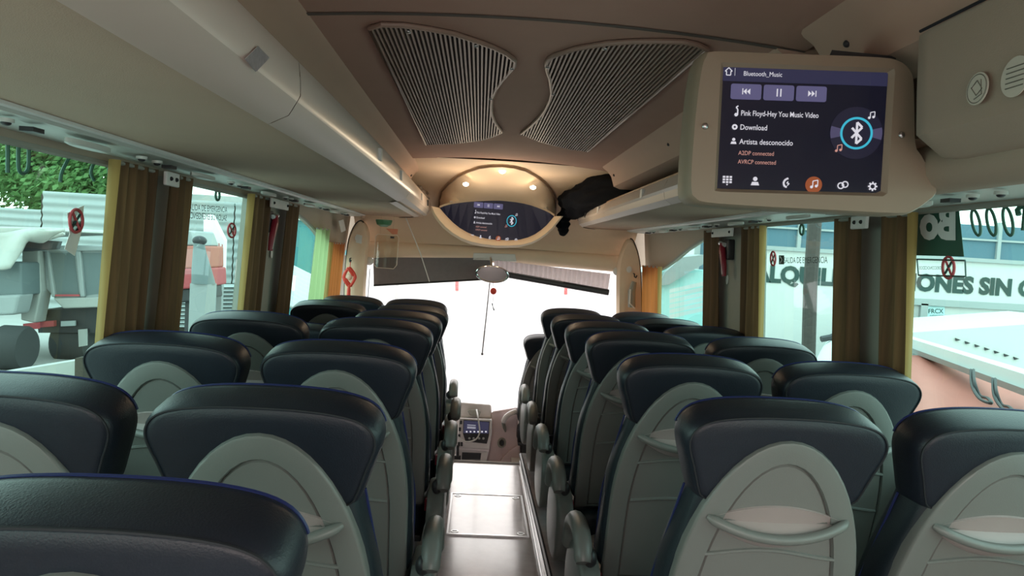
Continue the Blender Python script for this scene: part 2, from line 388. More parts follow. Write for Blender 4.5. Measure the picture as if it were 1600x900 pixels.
def make_seat(aisle_dir, base_h=.27):
    """aisle_dir: +1 armrest on +x, -1 on -x, 0 none. Returns root at origin; y=0 is the rear face of the headrest."""
    root = bpy.data.objects.new('coach_seat', None); root.empty_display_size = .1; col.objects.link(root)
    P = lambda mb, n, m_, par=root, **k: mb.build(n, M[m_], par, **k)
    mb = MB(); pillow(mb, HEADO, (0, .11), [(.30, -.002), (.6, -.002), (.88, .0), (.945, .003), (.972, .009), (.990, .020), (1, .045), (1, .085), (.985, .106), (.94, .122), (.80, .134), (.4, .138)], low=[.0, .008, .016, .020, .020, .018, .012, .003, 0, 0, 0, 0])
    hr = P(mb, 'headrest', 'leather', smooth=60)
    P(MB().ring([shear(x*.955, .0025, .11+(s-.11)*.955+.020*max(0, 1-s/.14)) for x, s in HEADO], .0022, 5), 'seam', 'seam', hr)
    P(MB().tube([shear(x*.985, .108, .11+(s-.11)*.985) for x, s in HEADO[-16:]+HEADO[:17]], .003, 5), 'piping', 'blue', hr)
    mb = MB(); pillow(mb, BACKO, (0, .46), [(.5, .012), (.88, .010), (.96, .016), (.99, .03), (1, .05), (1, .09), (.985, .115), (.93, .135), (.6, .145)])
    br = P(mb, 'backrest', 'seatfab', smooth=60)
    for sg in (-1, 1):
        P(MB().tube([shear(sg*(.176+.045*min(1, max(0, (s-.21)/.26))), .095, s) for s in [.21+.04*i for i in range(13)]], .003, 5), 'piping', 'blue', br)
    # grey moulded shell: raised rim, groove, inner panel
    so = shell_pts(.072, .208, .42, .76); si = shell_pts(.121, .158, .40, .75); si2 = shell_pts(.1245, .1545, .3965, .7465); si3 = shell_pts(.129, .150, .392, .742)
    mb = MB(); Y = lambda out, y: [shear(x, y, s) for x, s in out]
    sc_ = lambda k: [(x*k, .4+(s-.4)*k) for x, s in so]
    mb.loft([Y(so, .02), Y(so, -.004), Y(sc_(.988), -.011), Y(sc_(.97), -.013), Y(si, -.013), Y(si2, -.003), ], caps=False)
    P(mb, 'back_shell', 'shell', smooth=50)
    mb = MB(); mb.loft([Y(si2, -.003), Y(si3, -.0085)], caps=False); mb.poly(Y(si3, -.0085))
    pn = P(mb, 'back_panel', 'shell_in', smooth=40)
    def wave(s0, amp, wd):
        return [shear(-wd+2*wd*i/20, -.0095, s0 - amp*math.cos((i-9)/20*math.pi*1.6)) for i in range(21)]
    P(MB().tube(wave(.335, .009, .142), .0048, 6), 'crease', 'shell', pn)
    P(MB().tube(wave(.465, .007, .148), .0048, 6), 'crease', 'shell', pn)
    # pouch with its lip handle
    g = lambda x: 1-(x/.140)**2
    xs = [-.138+.276*i/24 for i in range(25)]
    mb = MB()
    mb.loft([[shear(x, -.008, .249-.030*g(x)) for x in xs], [shear(x, -.0135, .250-.028*g(x)) for x in xs], [shear(x, -.0115, .251-.022*g(x)) for x in xs], [shear(x, -.006-.004*g(x), .256+.004*g(x)) for x in xs], [shear(x, -.012-.028*g(x), .254+.030*g(x)) for x in xs],
             [shear(x, -.013-.034*g(x), .257+.036*g(x)) for x in xs], [shear(x, -.012-.022*g(x), .260+.048*g(x)) for x in xs], [shear(x, -.008, .264+.056*g(x)) for x in xs]], closed=False)
    P(mb, 'pouch', 'pouch', smooth=40)
    xs = [-.150+.300*i/26 for i in range(27)]; g2 = lambda x: 1-(x/.150)**2
    P(MB().tube([shear(x, -.012-.038*g2(x)**.7, .250+.034*g2(x)) for x in xs], [.0065+.0045*min(1, 6*g2(x)) for x in xs], 10), 'grab_handle', 'shell', smooth=60)
    # cushion, pedestal
    zc = base_h
    mb = MB(); ro = []
    for k, zz in ((.93, zc-.12), (1, zc-.10), (1, zc-.04), (.98, zc-.012), (.92, zc), (.5, zc+.004)):
        ro.append([Vector((.215*k*math.copysign(abs(math.cos(a))**.35, math.cos(a)), .40+.24*k*math.copysign(abs(math.sin(a))**.35, math.sin(a)), zz)) for a in [2*math.pi*i/32 for i in range(32)]])
    mb.loft(ro); P(mb, 'seat_cushion', 'seatfab', smooth=60)
    P(MB().box(-.205, .205, .2, .56, zc-.15, zc-.121), 'seat_frame', 'dark', bevel=.006)
    for sg in (-1, 1): P(MB().box(sg*.15-.022, sg*.15+.022, .24, .50, 0, zc-.151), 'leg', 'dark', bevel=.006)
    if aisle_dir:
        xa = aisle_dir*.285
        pth = smoothpoly([(xa, .10, zc+.10), (xa, .15, zc+.155), (xa, .24, zc+.170), (xa, .33, zc+.155), (xa, .395, zc+.105), (xa, .415, zc+.03)], 4)
        ar = P(MB().tube(pth, [.024]+[.030]*(len(pth)-2)+[.024], 12, flat=1.0), 'armrest', 'shell', smooth=60)
        P(MB().tube([(xa-.004*aisle_dir, .418+.027, zc+.075), (xa, .44, zc+.03)], .010, 6), 'armrest_slot', 'dark', ar)
        mb = MB(); sh = [(.06, -.02), (.08, -.14), (.16, -.21), (.34, -.22), (.45, -.17), (.48, -.06), (.44, .03), (.34, .075), (.2, .085), (.1, .055)]
        sh = [(p.x, p.z) for p in smoothpoly([(a, 0, b) for a, b in sh], 3, True)]
        c0 = (.27, -.06)
        mb.loft([[Vector((aisle_dir*xx, c0[0]+(a-c0[0])*k, zc+c0[1]+(b-c0[1])*k)) for a, b in sh] for k, xx in ((.97, .226), (1, .234), (1, .278), (.965, .288), (.88, .292))])
        P(mb, 'side_panel', 'shell', smooth=50)
        mb = MB().ball((aisle_dir*.262, .12, zc+.11), .022, .030, .030); P(mb, 'pivot_cover', 'dark')
        P(MB().box(aisle_dir*.225-.012, aisle_dir*.225+.012, .17, .20, zc-.01, zc+.04), 'belt_buckle', 'red', bevel=.003)
    else:
        P(MB().tube([(-.19, .14, zc+.02), (-.20, .20, zc+.03), (-.16, .30, zc+.012)], .008, 6), 'belt_webbing', 'dark')
    return root
protos = {d: make_seat(d) for d in (1, -1, 0)}
CH = {}
for o in list(bpy.data.objects):
    if o.parent is not None: CH.setdefault(o.parent, []).append(o)
used = set()
def place_seat(x, y, d, label, group, drop=0.0, rz=0, tall=0):
    if d not in used: used.add(d); o = protos[d]
    else: o = copy_tree(protos[d], CH)
    o.location = (x, y, podz(y+.3)+drop+tall); o.rotation_euler = (0, 0, R(rz)); tag(o, label, 'seat', group); return o
LA = -.505; RA = .535; LW = -.985; RW = 1.025
rowsL = [.74, 1.32, 2.03, 2.77, 3.50, 4.25, 5.02]
rowsR = [1.45, 2.13, 2.82, 3.53, 4.24, 4.95]
ordn = ['first', 'second', 'third', 'fourth', 'fifth', 'sixth', 'seventh']
for i, y in enumerate(rowsL):
    place_seat(LA-(.018 if i == 0 else 0)-(.04 if i == 6 else 0), y, 1, 'navy aisle seat on the dump truck side, %s row from the back' % ordn[i], 'aisle seats on the dump truck side')
for i, y in enumerate(rowsL[1:]):
    place_seat(LW, y, 0, 'navy window seat on the dump truck side, %s of its line from the back' % ordn[i], 'window seats on the dump truck side', drop=-.085 if i == 3 else 0)
for i, y in enumerate(rowsR):
    place_seat(RA, y, -1, 'navy aisle seat on the hanging monitor side, %s row from the back' % ordn[i], 'aisle seats on the monitor side')
for i, y in enumerate(rowsR):
    place_seat(RW, y, 0, 'navy window seat facing the white wall, %s of its line from the back' % ordn[i], 'window seats on the monitor side')
struct(MB().box(.22, .72, 5.55, 6.2, -.42, -.20).build('trim_7', M['dash']), 'low plinth of the guide seat')
place_seat(.47, 5.62, 0, 'low dark guide seat at the front end of the aisle by the entrance panel', None, drop=-.26)

# ================================================================== RACKS AND DUCTS
def rack(sgn, y0, xb, xr, xt, zb, zr, zt, label, joints):
    root = thing('luggage_rack', (sgn*1.05, y0, zb), label, 'luggage rack')
    xo = 1.05; ys = [y0+(5.55-y0)*i/20 for i in range(21)] + [5.55+.55*math.sin(math.pi/2*i/12) for i in range(1, 13)]
    def k(y): return 1 if y <= 5.55 else math.sqrt(max(0.0, 1-((y-5.55)/.5501)**2))
    def X_(x, y): return sgn*(xo-(xo-x)*max(k(y), .02))
    def bul(y): return -.012*math.sin((y-1)*.9) if y > 1 else 0
    # underside, inner floor
    m = MB().loft([[(sgn*1.12, y, zb+.004), (sgn*xo, y, zb), (X_(xb+.10, y), y, zb-.002), (X_(xb, y), y, zb), (X_(xb, y), y, zb+.03), (sgn*1.12, y, zb+.05)] for y in ys]); m.build('rack_underside', M['rack'], root)
    # fascia in lengths
    for ja, jb in zip(joints, joints[1:]):
        yy = [y for y in ys if ja+.02 < y < jb-.02]; yy = [ja+.002]+yy+[jb-.002]
        def sec(y, d=0.0):
            b = bul(y)
            e_ = .06*max(0, min(1, (y-3.80)/.03)) if sgn < 0 else 0
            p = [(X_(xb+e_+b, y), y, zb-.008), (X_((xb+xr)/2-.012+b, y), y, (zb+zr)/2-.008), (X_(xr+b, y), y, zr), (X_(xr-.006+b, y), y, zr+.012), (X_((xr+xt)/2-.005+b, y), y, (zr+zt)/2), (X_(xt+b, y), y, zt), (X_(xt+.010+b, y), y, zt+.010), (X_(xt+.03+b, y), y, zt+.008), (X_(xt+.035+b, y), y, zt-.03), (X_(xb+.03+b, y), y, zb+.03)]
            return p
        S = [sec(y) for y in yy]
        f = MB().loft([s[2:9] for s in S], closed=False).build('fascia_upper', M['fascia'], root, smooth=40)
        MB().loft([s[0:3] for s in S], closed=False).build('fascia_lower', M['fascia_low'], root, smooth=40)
        MB().tube([s[7]if sgn < 0 else (s[7][0], s[7][1], s[7][2]+.006) for s in S], .007 if sgn < 0 else .013, 6).build('edge_trim', M['trimwood'], f)
    yy = [y for y in ys if y > max(1, y0)+.1]
    for q in (2.6, 3.3, 4.6, 5.2, 5.7):
        b = bul(q); xm = X_((xr+xt)/2-.007+b, q); zm = (zr+zt)/2
        MB().box(xm-.006, xm+.006, q-.02, q+.02, zm-.020, zm+.020).build('rack_label', M['white'] if q < 5 else M['dark'], root)
    # service strip with lamps and air nozzles
    st = MB().loft([[(sgn*1.055, y, zb+.002), (sgn*1.068, y, zb-.016), (sgn*(1.12+WS[sgn]), y, 1.674), (sgn*(1.15+WS[sgn]), y, 1.672), (sgn*(1.15+WS[sgn]), y, 1.70)] for y in (y0, 5.2, 5.9)], closed=False).build('service_strip', M['strip'], root, smooth=50)
    MB().tube([(sgn*1.054, y0, zb-.004), (sgn*1.054, 5.9, zb-.004)], .007, 6).build('strip_edge', M['white'], st)
    return root, st
rl, stl = rack(-1, YB+.02, .565, .51, .51, 1.695, 1.735, 1.812, 'long beige open luggage rack above the dump truck side windows', [YB+.02, 1.5, 3.8, 6.08])
rr, strr = rack(1, 1.42, .635, .600, .612, 1.695, 1.732, 1.785, 'beige open luggage rack running forward from the hanging monitor', [1.42, 2.9, 4.4, 6.08])
def service_bits(sgn, st, ylist):
    for y in ylist:
        for k, dy in enumerate((0, .10)):
            p = Vector((sgn*1.098, y+dy, 1.672))
            a = MB().cyl(p, p+Vector((0, 0, -.008)), .015, 14).build('air_nozzle', M['strip'], st)
            MB().ball(p+Vector((0, 0, -.009)), .010, .010, .006).build('nozzle_core', M['dark'], st)
        MB().loft([[Vector((sgn*1.10+.022*k*math.cos(t), y-.28+.10*k*math.sin(t), 1.668+zz)) for t in [2*math.pi*i/24 for i in range(24)]] for k, zz in ((1, 0), (1, -.010), (.85, -.014))]).build('reading_lamp', M['strip'], st)
        MB().box(min(sgn*1.085, sgn*1.115), max(sgn*1.085, sgn*1.115), y+.17, y+.21, 1.658, 1.668).build('call_button', M['dark'], st)
service_bits(-1, stl, [.6, 1.45, 2.15, 2.9, 3.7, 4.5, 5.2]); service_bits(1, strr, [1.7, 2.35, 3.1, 3.8, 4.5, 5.2])
# silver sticker on the rack front
p = [atx(382, 92, -.5005), atx(402, 72, -.4995), atx(420, 90, -.4995), atx(399, 112, -.5005)]
tag(MB().prism(p, (.0015, 0, 0)).build('sticker', M['silver'], smooth=0), 'small square silver sticker on the rack edge', 'sticker')

# the ceiling ducts
DP = [(.545, 1.995), (.56, 1.975), (.585, 1.958), (.607, 1.93), (.617, 1.90), (.625, 1.875), (.66, 1.862), (.74, 1.862), (.8, 1.90), (.8, 2.0)]
def duct(sgn, y0, y1, label, end=True):
    root = thing('ceiling_duct', (sgn*.6, y0, 1.86), label, 'ceiling duct')
    ys = [y0, y1-.05, y1-.025, y1-.01, y1]; ks = [1, 1, .95, .86, .7]
    m = MB().loft([[(sgn*(.70+(x-.70)*k), y, 1.99+(z-1.99)*k) for x, z in DP] for y, k in zip(ys, ks)])
    m.build('duct_body', M['duct'], root, smooth=50)
    MB().ball((sgn*.606, y1-.15, 1.93), .008).build('screw', M['dark'], root); MB().ball((sgn*.606, y0+1.2, 1.93), .007).build('screw', M['dark'], root)
duct(-1, YB+.02, 5.05, 'rounded beige ceiling duct above the long luggage rack')
duct(1, YB+.02, 1.66, 'rounded beige ceiling duct above the box with symbol stickers')
duct(1, 1.75, 4.3, 'rounded beige ceiling duct behind the hanging monitor')

# box with passenger symbols over the seats at the near end, right-hand side
bx = thing('overhead_box', (.62, YB, 1.66), 'beige overhead box with round symbol stickers beside the hanging monitor', 'overhead box')
SEC = [(.66, 1.875), (.63, 1.876), (.602, 1.872), (.606, 1.78), (.612, 1.70), (.66, 1.665), (.9, 1.65), (1.12, 1.68), (1.12, 1.875)]
YE = 1.265
MB().loft([[(.84+(x-.84)*k, y, 1.83+(z-1.83)*k) for x, z in SEC] for y, k in ((YB+.02, 1), (YE-.05, 1), (YE-.015, .985), (YE, .95))]).build('box_panel', M['boxpanel'], bx, smooth=40)
MB().tube([(.598, YB+.02, 1.874), (.598, YE-.03, 1.874)], .003, 6).build('panel_seam', M['seam'], bx)
MB().ball((.598, .95, 1.866), .006).build('screw', M['metal'], bx)
MB().tube([(.735, YB+.02, 1.665), (.735, 1.42, 1.665), (.735, 1.46, 1.665), (.735, 1.48, 1.665)], [.048, .048, .042, .02], 16).build('bolster', M['boxpanel'], bx)
st = MB().loft([[(.95, y, 1.66), (1.0, y, 1.645), (1.12, y, 1.645), (1.16, y, 1.665)] for y in (YB+.02, 1.4)], closed=False).build('service_strip', M['strip'], bx)
MB().tube([(1.12, YB+.02, 1.648), (1.12, 1.4, 1.648)], .008, 6).build('strip_edge', M['dark'], bx)
def symbol(px, py, r):
    c = atx(px, py, .604) + Vector((-.004, 0, 0))
    t = lambda rr: [c+Vector((0, rr*math.cos(a*math.pi/14), rr*math.sin(a*math.pi/14))) for a in range(28)]
    root = MB().prism(t(r), (-.0015, 0, 0)).build('symbol_sticker', mat('sticker_grey', (.56, .54, .45), .6), smooth=0)
    return root, c+Vector((-.002, 0, 0))
dk = mat('sticker_print', (.15, .145, .115), .7)
s1, c = symbol(1532, 139, .024); tag(s1, 'round pale sticker with a bell-like symbol on the overhead box', 'sticker')
mm = MB().ring([c+Vector((0, .021*math.cos(a*math.pi/14), .021*math.sin(a*math.pi/14))) for a in range(28)], .0007, 4)
mm.ring([c+Vector((0, a, b)) for a, b in ((-.012, -.002), (0, -.010), (.012, .003), (0, .012))], .0009, 4)
mm.tube([c+Vector((0, a, b)) for a, b in ((-.008, .012), (-.012, -.010), (.004, -.015))], .001, 4); mm.build('print', dk, s1)
s2, c = symbol(1592, 120, .028); tag(s2, 'round pale sticker with ruled lines near the frame edge on the overhead box', 'sticker')
mm = MB()
for k in range(5): mm.tube([c+Vector((0, -.017, .014-.007*k)), c+Vector((0, .017, .014-.007*k))], .0009, 4)
mm.build('print', dk, s2)

# ------------------------------------------------------------------ ceiling grilles
GL = [(578, 42), (597, 38), (630, 41), (672, 49), (710, 58), (744, 70), (770, 80), (790, 90), (804, 101), (803, 109), (797, 117), (785, 130), (774, 145), (768, 158), (767, 170), (768, 182), (772, 193), (778, 202), (784, 210), (770, 216), (751, 221), (706, 225), (666, 224)]
GR = [(814, 213), (828, 202), (842, 189), (852, 176), (859, 162), (862, 150), (861, 140), (859, 128), (855, 117), (853, 106), (857, 99), (865, 94), (899, 83), (948, 74), (990, 70), (1031, 68), (1069, 67), (1090, 70), (1105, 76), (918, 236), (895, 234), (872, 230), (842, 223)]
def grille(pts, label):
    P = [atz(x, y, CZ+.01) for x, y in pts]; P = [Vector((p.x, p.y, cz(p.x))) for p in P]
    c = sum(P, Vector())/len(P)
    root = thing('ceiling_grille', c, label, 'grille', 'butterfly speaker grilles in the ceiling')
    MB().prism([Vector((p.x, p.y, cz(p.x)-.004)) for p in P], (0, 0, .004)).build('backing', mat('grille_dark', (.018, .012, .011), .9), root, smooth=0)
    MB().ring([p+Vector((0, 0, -.008)) for p in P], .007, 8).build('frame', M['ceilring'], root)
    m = MB(); x0 = min(p.x for p in P); x1 = max(p.x for p in P); n = int((x1-x0)/.0115)
    for i in range(1, n):
        x = x0+(x1-x0)*i/n; hits = []
        for a, b in zip(P, P[1:]+P[:1]):
            if (a.x-x)*(b.x-x) < 0: hits.append(a.y+(b.y-a.y)*(x-a.x)/(b.x-a.x))
        hits.sort()
        for ya, yb in zip(hits[::2], hits[1::2]): m.box(x-.0026, x+.0026, ya, yb, cz(x)-.014, cz(x)-.004)
    o = m.build('slats', M['ceilring'], root, smooth=0); o['kind'] = 'stuff'
    for k in (2, 5, 9, 13): MB().ball(P[k]+(c-P[k])*.05+Vector((0, 0, -.012)), .008, .008, .005).build('screw', M['metal'], root)
M['ceilring'] = mat('grille_beige', (.30, .21, .165), .45)
grille(GL, 'dark ribbed wing-shaped ceiling grille above the long luggage rack side')
grille(GR, 'dark ribbed wing-shaped ceiling grille closer to the hanging monitor')

# ================================================================== SCREENS
def screen_content(root, fn, small=False):
    """fn(x, y, lift) maps the picture coordinates of the display (crop pixels) to space"""
    L = lambda k: (lambda x, y: fn(x, y, k*.0006))
    def quad(mb, x0, y0, x1, y1, k, r=0):
        f = L(k)
        if r:
            pts = []
            for cx, cy, a0 in ((x1-r, y0+r, -90), (x1-r, y1-r, 0), (x0+r, y1-r, 90), (x0+r, y0+r, 180)):
                pts += [f(cx+r*math.cos(R(a0+a)), cy+r*math.sin(R(a0+a))) for a in (0, 30, 60, 90)]
            mb.poly(pts)
        else: mb.poly([f(x0, y0), f(x1, y0), f(x1, y1), f(x0, y1)])
    def circ(mb, cx, cy, r, k, n=40, ry=None): mb.poly([L(k)(cx+r*math.cos(2*math.pi*i/n), cy+(ry or r)*math.sin(2*math.pi*i/n)) for i in range(n)])
    def annul(mb, cx, cy, r0, r1, k, n=40, a0=0, a1=360, ry=1):
        f = L(k); A = [R(a0+(a1-a0)*i/n) for i in range(n+1)]
        mb.loft([[f(cx+r0*math.cos(a), cy+r0*ry*math.sin(a)) for a in A], [f(cx+r1*math.cos(a), cy+r1*ry*math.sin(a)) for a in A]], closed=False)
    def line(mb, pts, w, k):
        f = L(k)
        for (xa, ya), (xb, yb) in zip(pts, pts[1:]):
            dx, dy = xb-xa, yb-ya; l = math.hypot(dx, dy) or 1; nx, ny = -dy/l*w/2, dx/l*w/2
            mb.poly([f(xa+nx, ya+ny), f(xb+nx, yb+ny), f(xb-nx, yb-ny), f(xa-nx, ya-ny)])
    B = lambda mb, n, mt: mb.build(n, M[mt], root, smooth=0, fix=False)
    if not small:
        m = MB(); quad(m, 0, 0, 930, 78, 1); B(m, 'title_bar', 'bar')
        m = MB(); circ(m, 770, 350, 150, 1); B(m, 'record_disc', 'disc')
        m = MB(); annul(m, 770, 350, 90, 148, 2, 8, -14, 14); annul(m, 770, 350, 90, 148, 2, 8, 166, 194); B(m, 'record_shine', 'discl')
    m = MB()
    for x0 in (48, 232, 416):
        m = MB(); quad(m, x0, 92, x0+172, 180, 2, 12); B(m, 'key_button', 'btn')
    m = MB(); annul(m, 770, 352, 80, 93, 3, 48); B(m, 'cyan_ring', 'cyan')
    m = MB(); circ(m, 545, 655, 48, 2, 24); B(m, 'orange_glow', 'glow')
    f = L(4)
    def el(name, fn_, mt='txt'):
        m = MB(); fn_(m); B(m, name, mt)
    def words_(t, *a): el('lettering', lambda m: put_text(m, t, f, *a))
    if not small:
        words_('Bluetooth_Music', 115, 46, 330, 26)
        el('home_icon', lambda m: line(m, [(10, 24), (30, 4), (50, 24), (42, 24), (42, 46), (18, 46), (18, 24), (10, 24)], 5, 4))
        el('divider', lambda m: line(m, [(65, 5), (65, 48)], 2, 4))
    words_('Pink Floyd-Hey You Music Video', 112, 272, 548, 30, .006)
    words_('Download', 112, 352, 262, 30, .006); words_('Artista desconocido', 110, 434, 412, 30, .006)
    def song(m): line(m, [(92, 270), (92, 238), (82, 226), (94, 218)], 7, 4); circ(m, 84, 268, 10, 4, 16)
    el('song_icon', song); el('disc_icon', lambda m: annul(m, 80, 338, 6, 16, 4, 20))
    def person_(m, x, y, k): circ(m, x, y-k*.75, k*.45, 4, 16); m.poly([f(x-k*.85, y+k*.55), f(x-k*.6, y-k*.15), f(x+k*.6, y-k*.15), f(x+k*.85, y+k*.55)])
    el('artist_icon', lambda m: person_(m, 78, 424, 20))
    def rew(m):
        for x in (118, 138): m.poly([f(x+18, 118), f(x+18, 152), f(x, 135)])
        line(m, [(114, 118), (114, 152)], 5, 4)
    def pau(m): line(m, [(308, 114), (308, 158)], 7, 4); line(m, [(328, 114), (328, 158)], 7, 4)
    def fwd(m):
        for x in (482, 502): m.poly([f(x, 118), f(x+18, 135), f(x, 152)])
        line(m, [(526, 118), (526, 152)], 5, 4)
    el('rewind_icon', rew); el('pause_icon', pau); el('forward_icon', fwd)
    def pad(m):
        for i in range(3):
            for j in range(3): quad(m, 28+19*i, 618+15*j, 42+19*i, 629+15*j, 4)
        m.poly([f(48, 664), f(60, 664), f(54, 674)])
    el('keypad_icon', pad); el('contact_icon', lambda m: person_(m, 211, 652, 28))
    def pho(m): line(m, [(398, 622), (384, 628), (374, 640), (372, 654), (380, 670), (392, 672)], 11, 4); line(m, [(398, 640), (390, 650), (404, 652), (394, 664)], 6, 4)
    el('phone_icon', pho)
    def note(m, x, y, k): circ(m, x-k*.35, y, k*.22, 4, 12); circ(m, x+k*.35, y-k*.16, k*.22, 4, 12); line(m, [(x-k*.18, y), (x-k*.18, y-k*.9), (x+k*.55, y-k*1.06), (x+k*.55, y-k*.16)], k*.14, 4)
    el('note_icon', lambda m: note(m, 545, 668, 38))
    def lnk(m): annul(m, 698, 656, 13, 20, 4, 20); annul(m, 722, 648, 13, 20, 4, 20)
    el('link_icon', lnk)
    def gear(m):
        annul(m, 880, 655, 12, 20, 4, 24)
        for a in range(8): line(m, [(880+18*math.cos(a*math.pi/4), 655+18*math.sin(a*math.pi/4)), (880+27*math.cos(a*math.pi/4), 655+27*math.sin(a*math.pi/4))], 9, 4)
    el('gear_icon', gear)
    el('rune_icon', lambda m: line(m, [(742, 322), (800, 384), (770, 412), (770, 290), (800, 318), (742, 380)], 13, 4))
    el('small_note_icon', lambda m: note(m, 848, 262, 34))
    el('salmon_note_icon', lambda m: note(m, 672, 456, 34), 'txtred')
    el('salmon_lettering', lambda m: put_text(m, 'A2DP connected', f, 108, 496, 308, 24), 'txtred')
    el('salmon_lettering', lambda m: put_text(m, 'AVRCP connected', f, 108, 546, 322, 24), 'txtred')
# hanging monitor
YM = 1.34
mon = thing('hanging_monitor', at(1255, 205, YM), 'beige hanging monitor showing a bluetooth music menu', 'monitor')
HO = [(1112, 78), (1200, 81), (1290, 84), (1380, 88), (1408, 94), (1424, 108), (1430, 130), (1431, 180), (1433, 228), (1442, 244), (1455, 268), (1466, 296), (1462, 308), (1450, 318), (1430, 331), (1405, 336), (1300, 331), (1180, 325), (1100, 319), (1082, 312), (1075, 298), (1077, 240), (1084, 160), (1092, 105), (1099, 86)]
HS = smoothpoly([at(x, y, YM) for x, y in HO], 3, True)
TL, TR, BR, BL = [at(x, y, YM) for x, y in ((1131, 104), (1389, 113), (1378, 302), (1121, 294))]
cc = at(1255, 207, YM)
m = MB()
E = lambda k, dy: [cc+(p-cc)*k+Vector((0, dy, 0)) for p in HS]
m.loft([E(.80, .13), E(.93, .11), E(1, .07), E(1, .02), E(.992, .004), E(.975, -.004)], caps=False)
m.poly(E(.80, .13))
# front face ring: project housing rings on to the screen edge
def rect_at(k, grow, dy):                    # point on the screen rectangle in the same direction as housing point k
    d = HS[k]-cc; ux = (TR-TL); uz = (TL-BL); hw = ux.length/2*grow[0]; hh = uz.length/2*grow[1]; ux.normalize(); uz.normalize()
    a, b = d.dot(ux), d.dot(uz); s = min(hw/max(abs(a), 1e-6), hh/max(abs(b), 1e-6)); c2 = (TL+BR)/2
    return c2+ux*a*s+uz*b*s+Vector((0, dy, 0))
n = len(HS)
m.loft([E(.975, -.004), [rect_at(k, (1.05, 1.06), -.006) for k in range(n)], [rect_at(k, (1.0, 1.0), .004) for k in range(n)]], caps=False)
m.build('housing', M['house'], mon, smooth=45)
ux, uz = (TR-TL), (BL-TL)
sfn = lambda x, y, l: TL + ux*(x/930) + uz*(y/690) + Vector((0, .0035-l, 0))
scr = MB().poly([TL+Vector((0, .004, 0)), TR+Vector((0, .004, 0)), BR+Vector((0, .004, 0)), BL+Vector((0, .004, 0))]).build('screen', M['screen'], mon, smooth=0)
screen_content(scr, sfn)
for px, py in ((1102, 197), (1409, 211)): MB().ball(at(px, py, YM-.008), .006, .004, .006).build('screw', M['metal'], mon)
MB().hexa([at(1300, 78, 1.38), at(1400, 88, 1.38), at(1400, 88, 1.46), at(1300, 78, 1.46)], [at(1290, 100, 1.38), at(1400, 120, 1.38), at(1400, 120, 1.46), at(1290, 100, 1.46)]).build('shaded_gap_block', M['dark'], mon)  # shade of the gap above the housing, put in as a dark block

# front console with the oval display
def on_fairing(px, py):
    d = ray(px, py)
    lo = 4.3; hi = 6.3
    g = lambda y: CAM.z + d.z/d.y*y - (fz(max(4.4, y)) - .03*((CAM.x+d.x/d.y*y)/1.15)**2)
    for _ in range(40):
        mid = (lo+hi)/2
        if g(mid) < 0: lo = mid
        else: hi = mid
    y = (lo+hi)/2; return CAM + d*(y/d.y) + Vector((0, -.004, -.008))
con = thing('front_console', at(780, 345, 5.5), 'beige arched ceiling console with an oval display over the windscreen', 'console')
ARCH = [(687, 324), (687, 310), (690, 297), (700, 286), (715, 274), (731, 266), (749, 260), (767, 257.5), (785, 257), (803, 259), (821, 264), (836, 272), (849, 282), (859, 292), (866, 303), (868, 318), (868, 338)]
AP = [on_fairing(x, y) for x, y in ARCH]
YS = 5.42
SCT = [(687, 325), (694, 322), (705, 319), (718, 317), (731, 315.5), (744, 314.5), (757, 314), (769, 313.5), (781, 313.5), (793, 314.5), (806, 316), (818, 318), (830, 321), (841, 325), (851, 329), (859, 333), (866, 338)]
SCB = [(687, 325), (692, 331), (699, 339), (708, 348), (718, 356), (730, 363), (744, 369), (760, 373), (778, 375), (796, 375.5), (812, 374.5), (825, 371), (836, 366), (846, 359), (854, 352), (860, 345), (866, 338)]
ST = [at(x, y, YS) for x, y in SCT]; SB = [at(x, y, YS+.06*math.sin(math.pi*i/16)) for i, (x, y) in enumerate(SCB)]
# fairing is met by the arch; soffit runs from the arch to the display's top edge
m = MB().loft([[p+Vector((0, 0, .02)) for p in AP], AP, [a.lerp(b, .25)+Vector((0, 0, -.004)) for a, b in zip(AP, ST)], [a.lerp(b, .6)+Vector((0, 0, -.004)) for a, b in zip(AP, ST)], [b+Vector((0, -.03, .012)) for b in ST], ST], closed=False)
m.build('soffit', M['console'], con, smooth=50)
MB().tube([p+Vector((0, 0, -.004)) for p in AP], .0065, 8).build('arch_trim', mat('arch_brown', (.22, .145, .09), .6), con)
CHN = [(671, 322), (676, 335), (684, 347), (693, 357), (704, 366), (717, 374), (733, 380), (752, 384), (775, 386.5), (797, 386.5), (816, 385), (831, 381), (843, 375), (854, 367), (864, 358), (872, 348), (880, 338)]
CH1 = [at(x, y, YS-.02+.06*math.sin(math.pi*i/16)) for i, (x, y) in enumerate(CHN)]
m = MB().loft([SB, [a.lerp(b, .25)+Vector((0, -.028, 0)) for a, b in zip(SB, CH1)], [a.lerp(b, .75)+Vector((0, -.030, 0)) for a, b in zip(SB, CH1)], CH1, [Vector((p.x*.98+.0, p.y+.25, p.z-.004)) for p in CH1], [Vector((p.x*.96, p.y+.7, p.z+.03)) for p in CH1]], closed=False)
m.build('chin', M['console'], con, smooth=60)
m = MB(); m.loft([ST, SB], closed=False); osc = m.build('oval_screen', M['screen'], con, smooth=0)
o0 = at(737, 312, YS-.004); oux = at(815, 318, YS-.004)-o0; ouz = at(733, 373, YS+.045)-o0
screen_content(osc, lambda x, y, l: o0+oux*(x/930)+ouz*((y-60)/630)+Vector((0, -l, 0)), True)
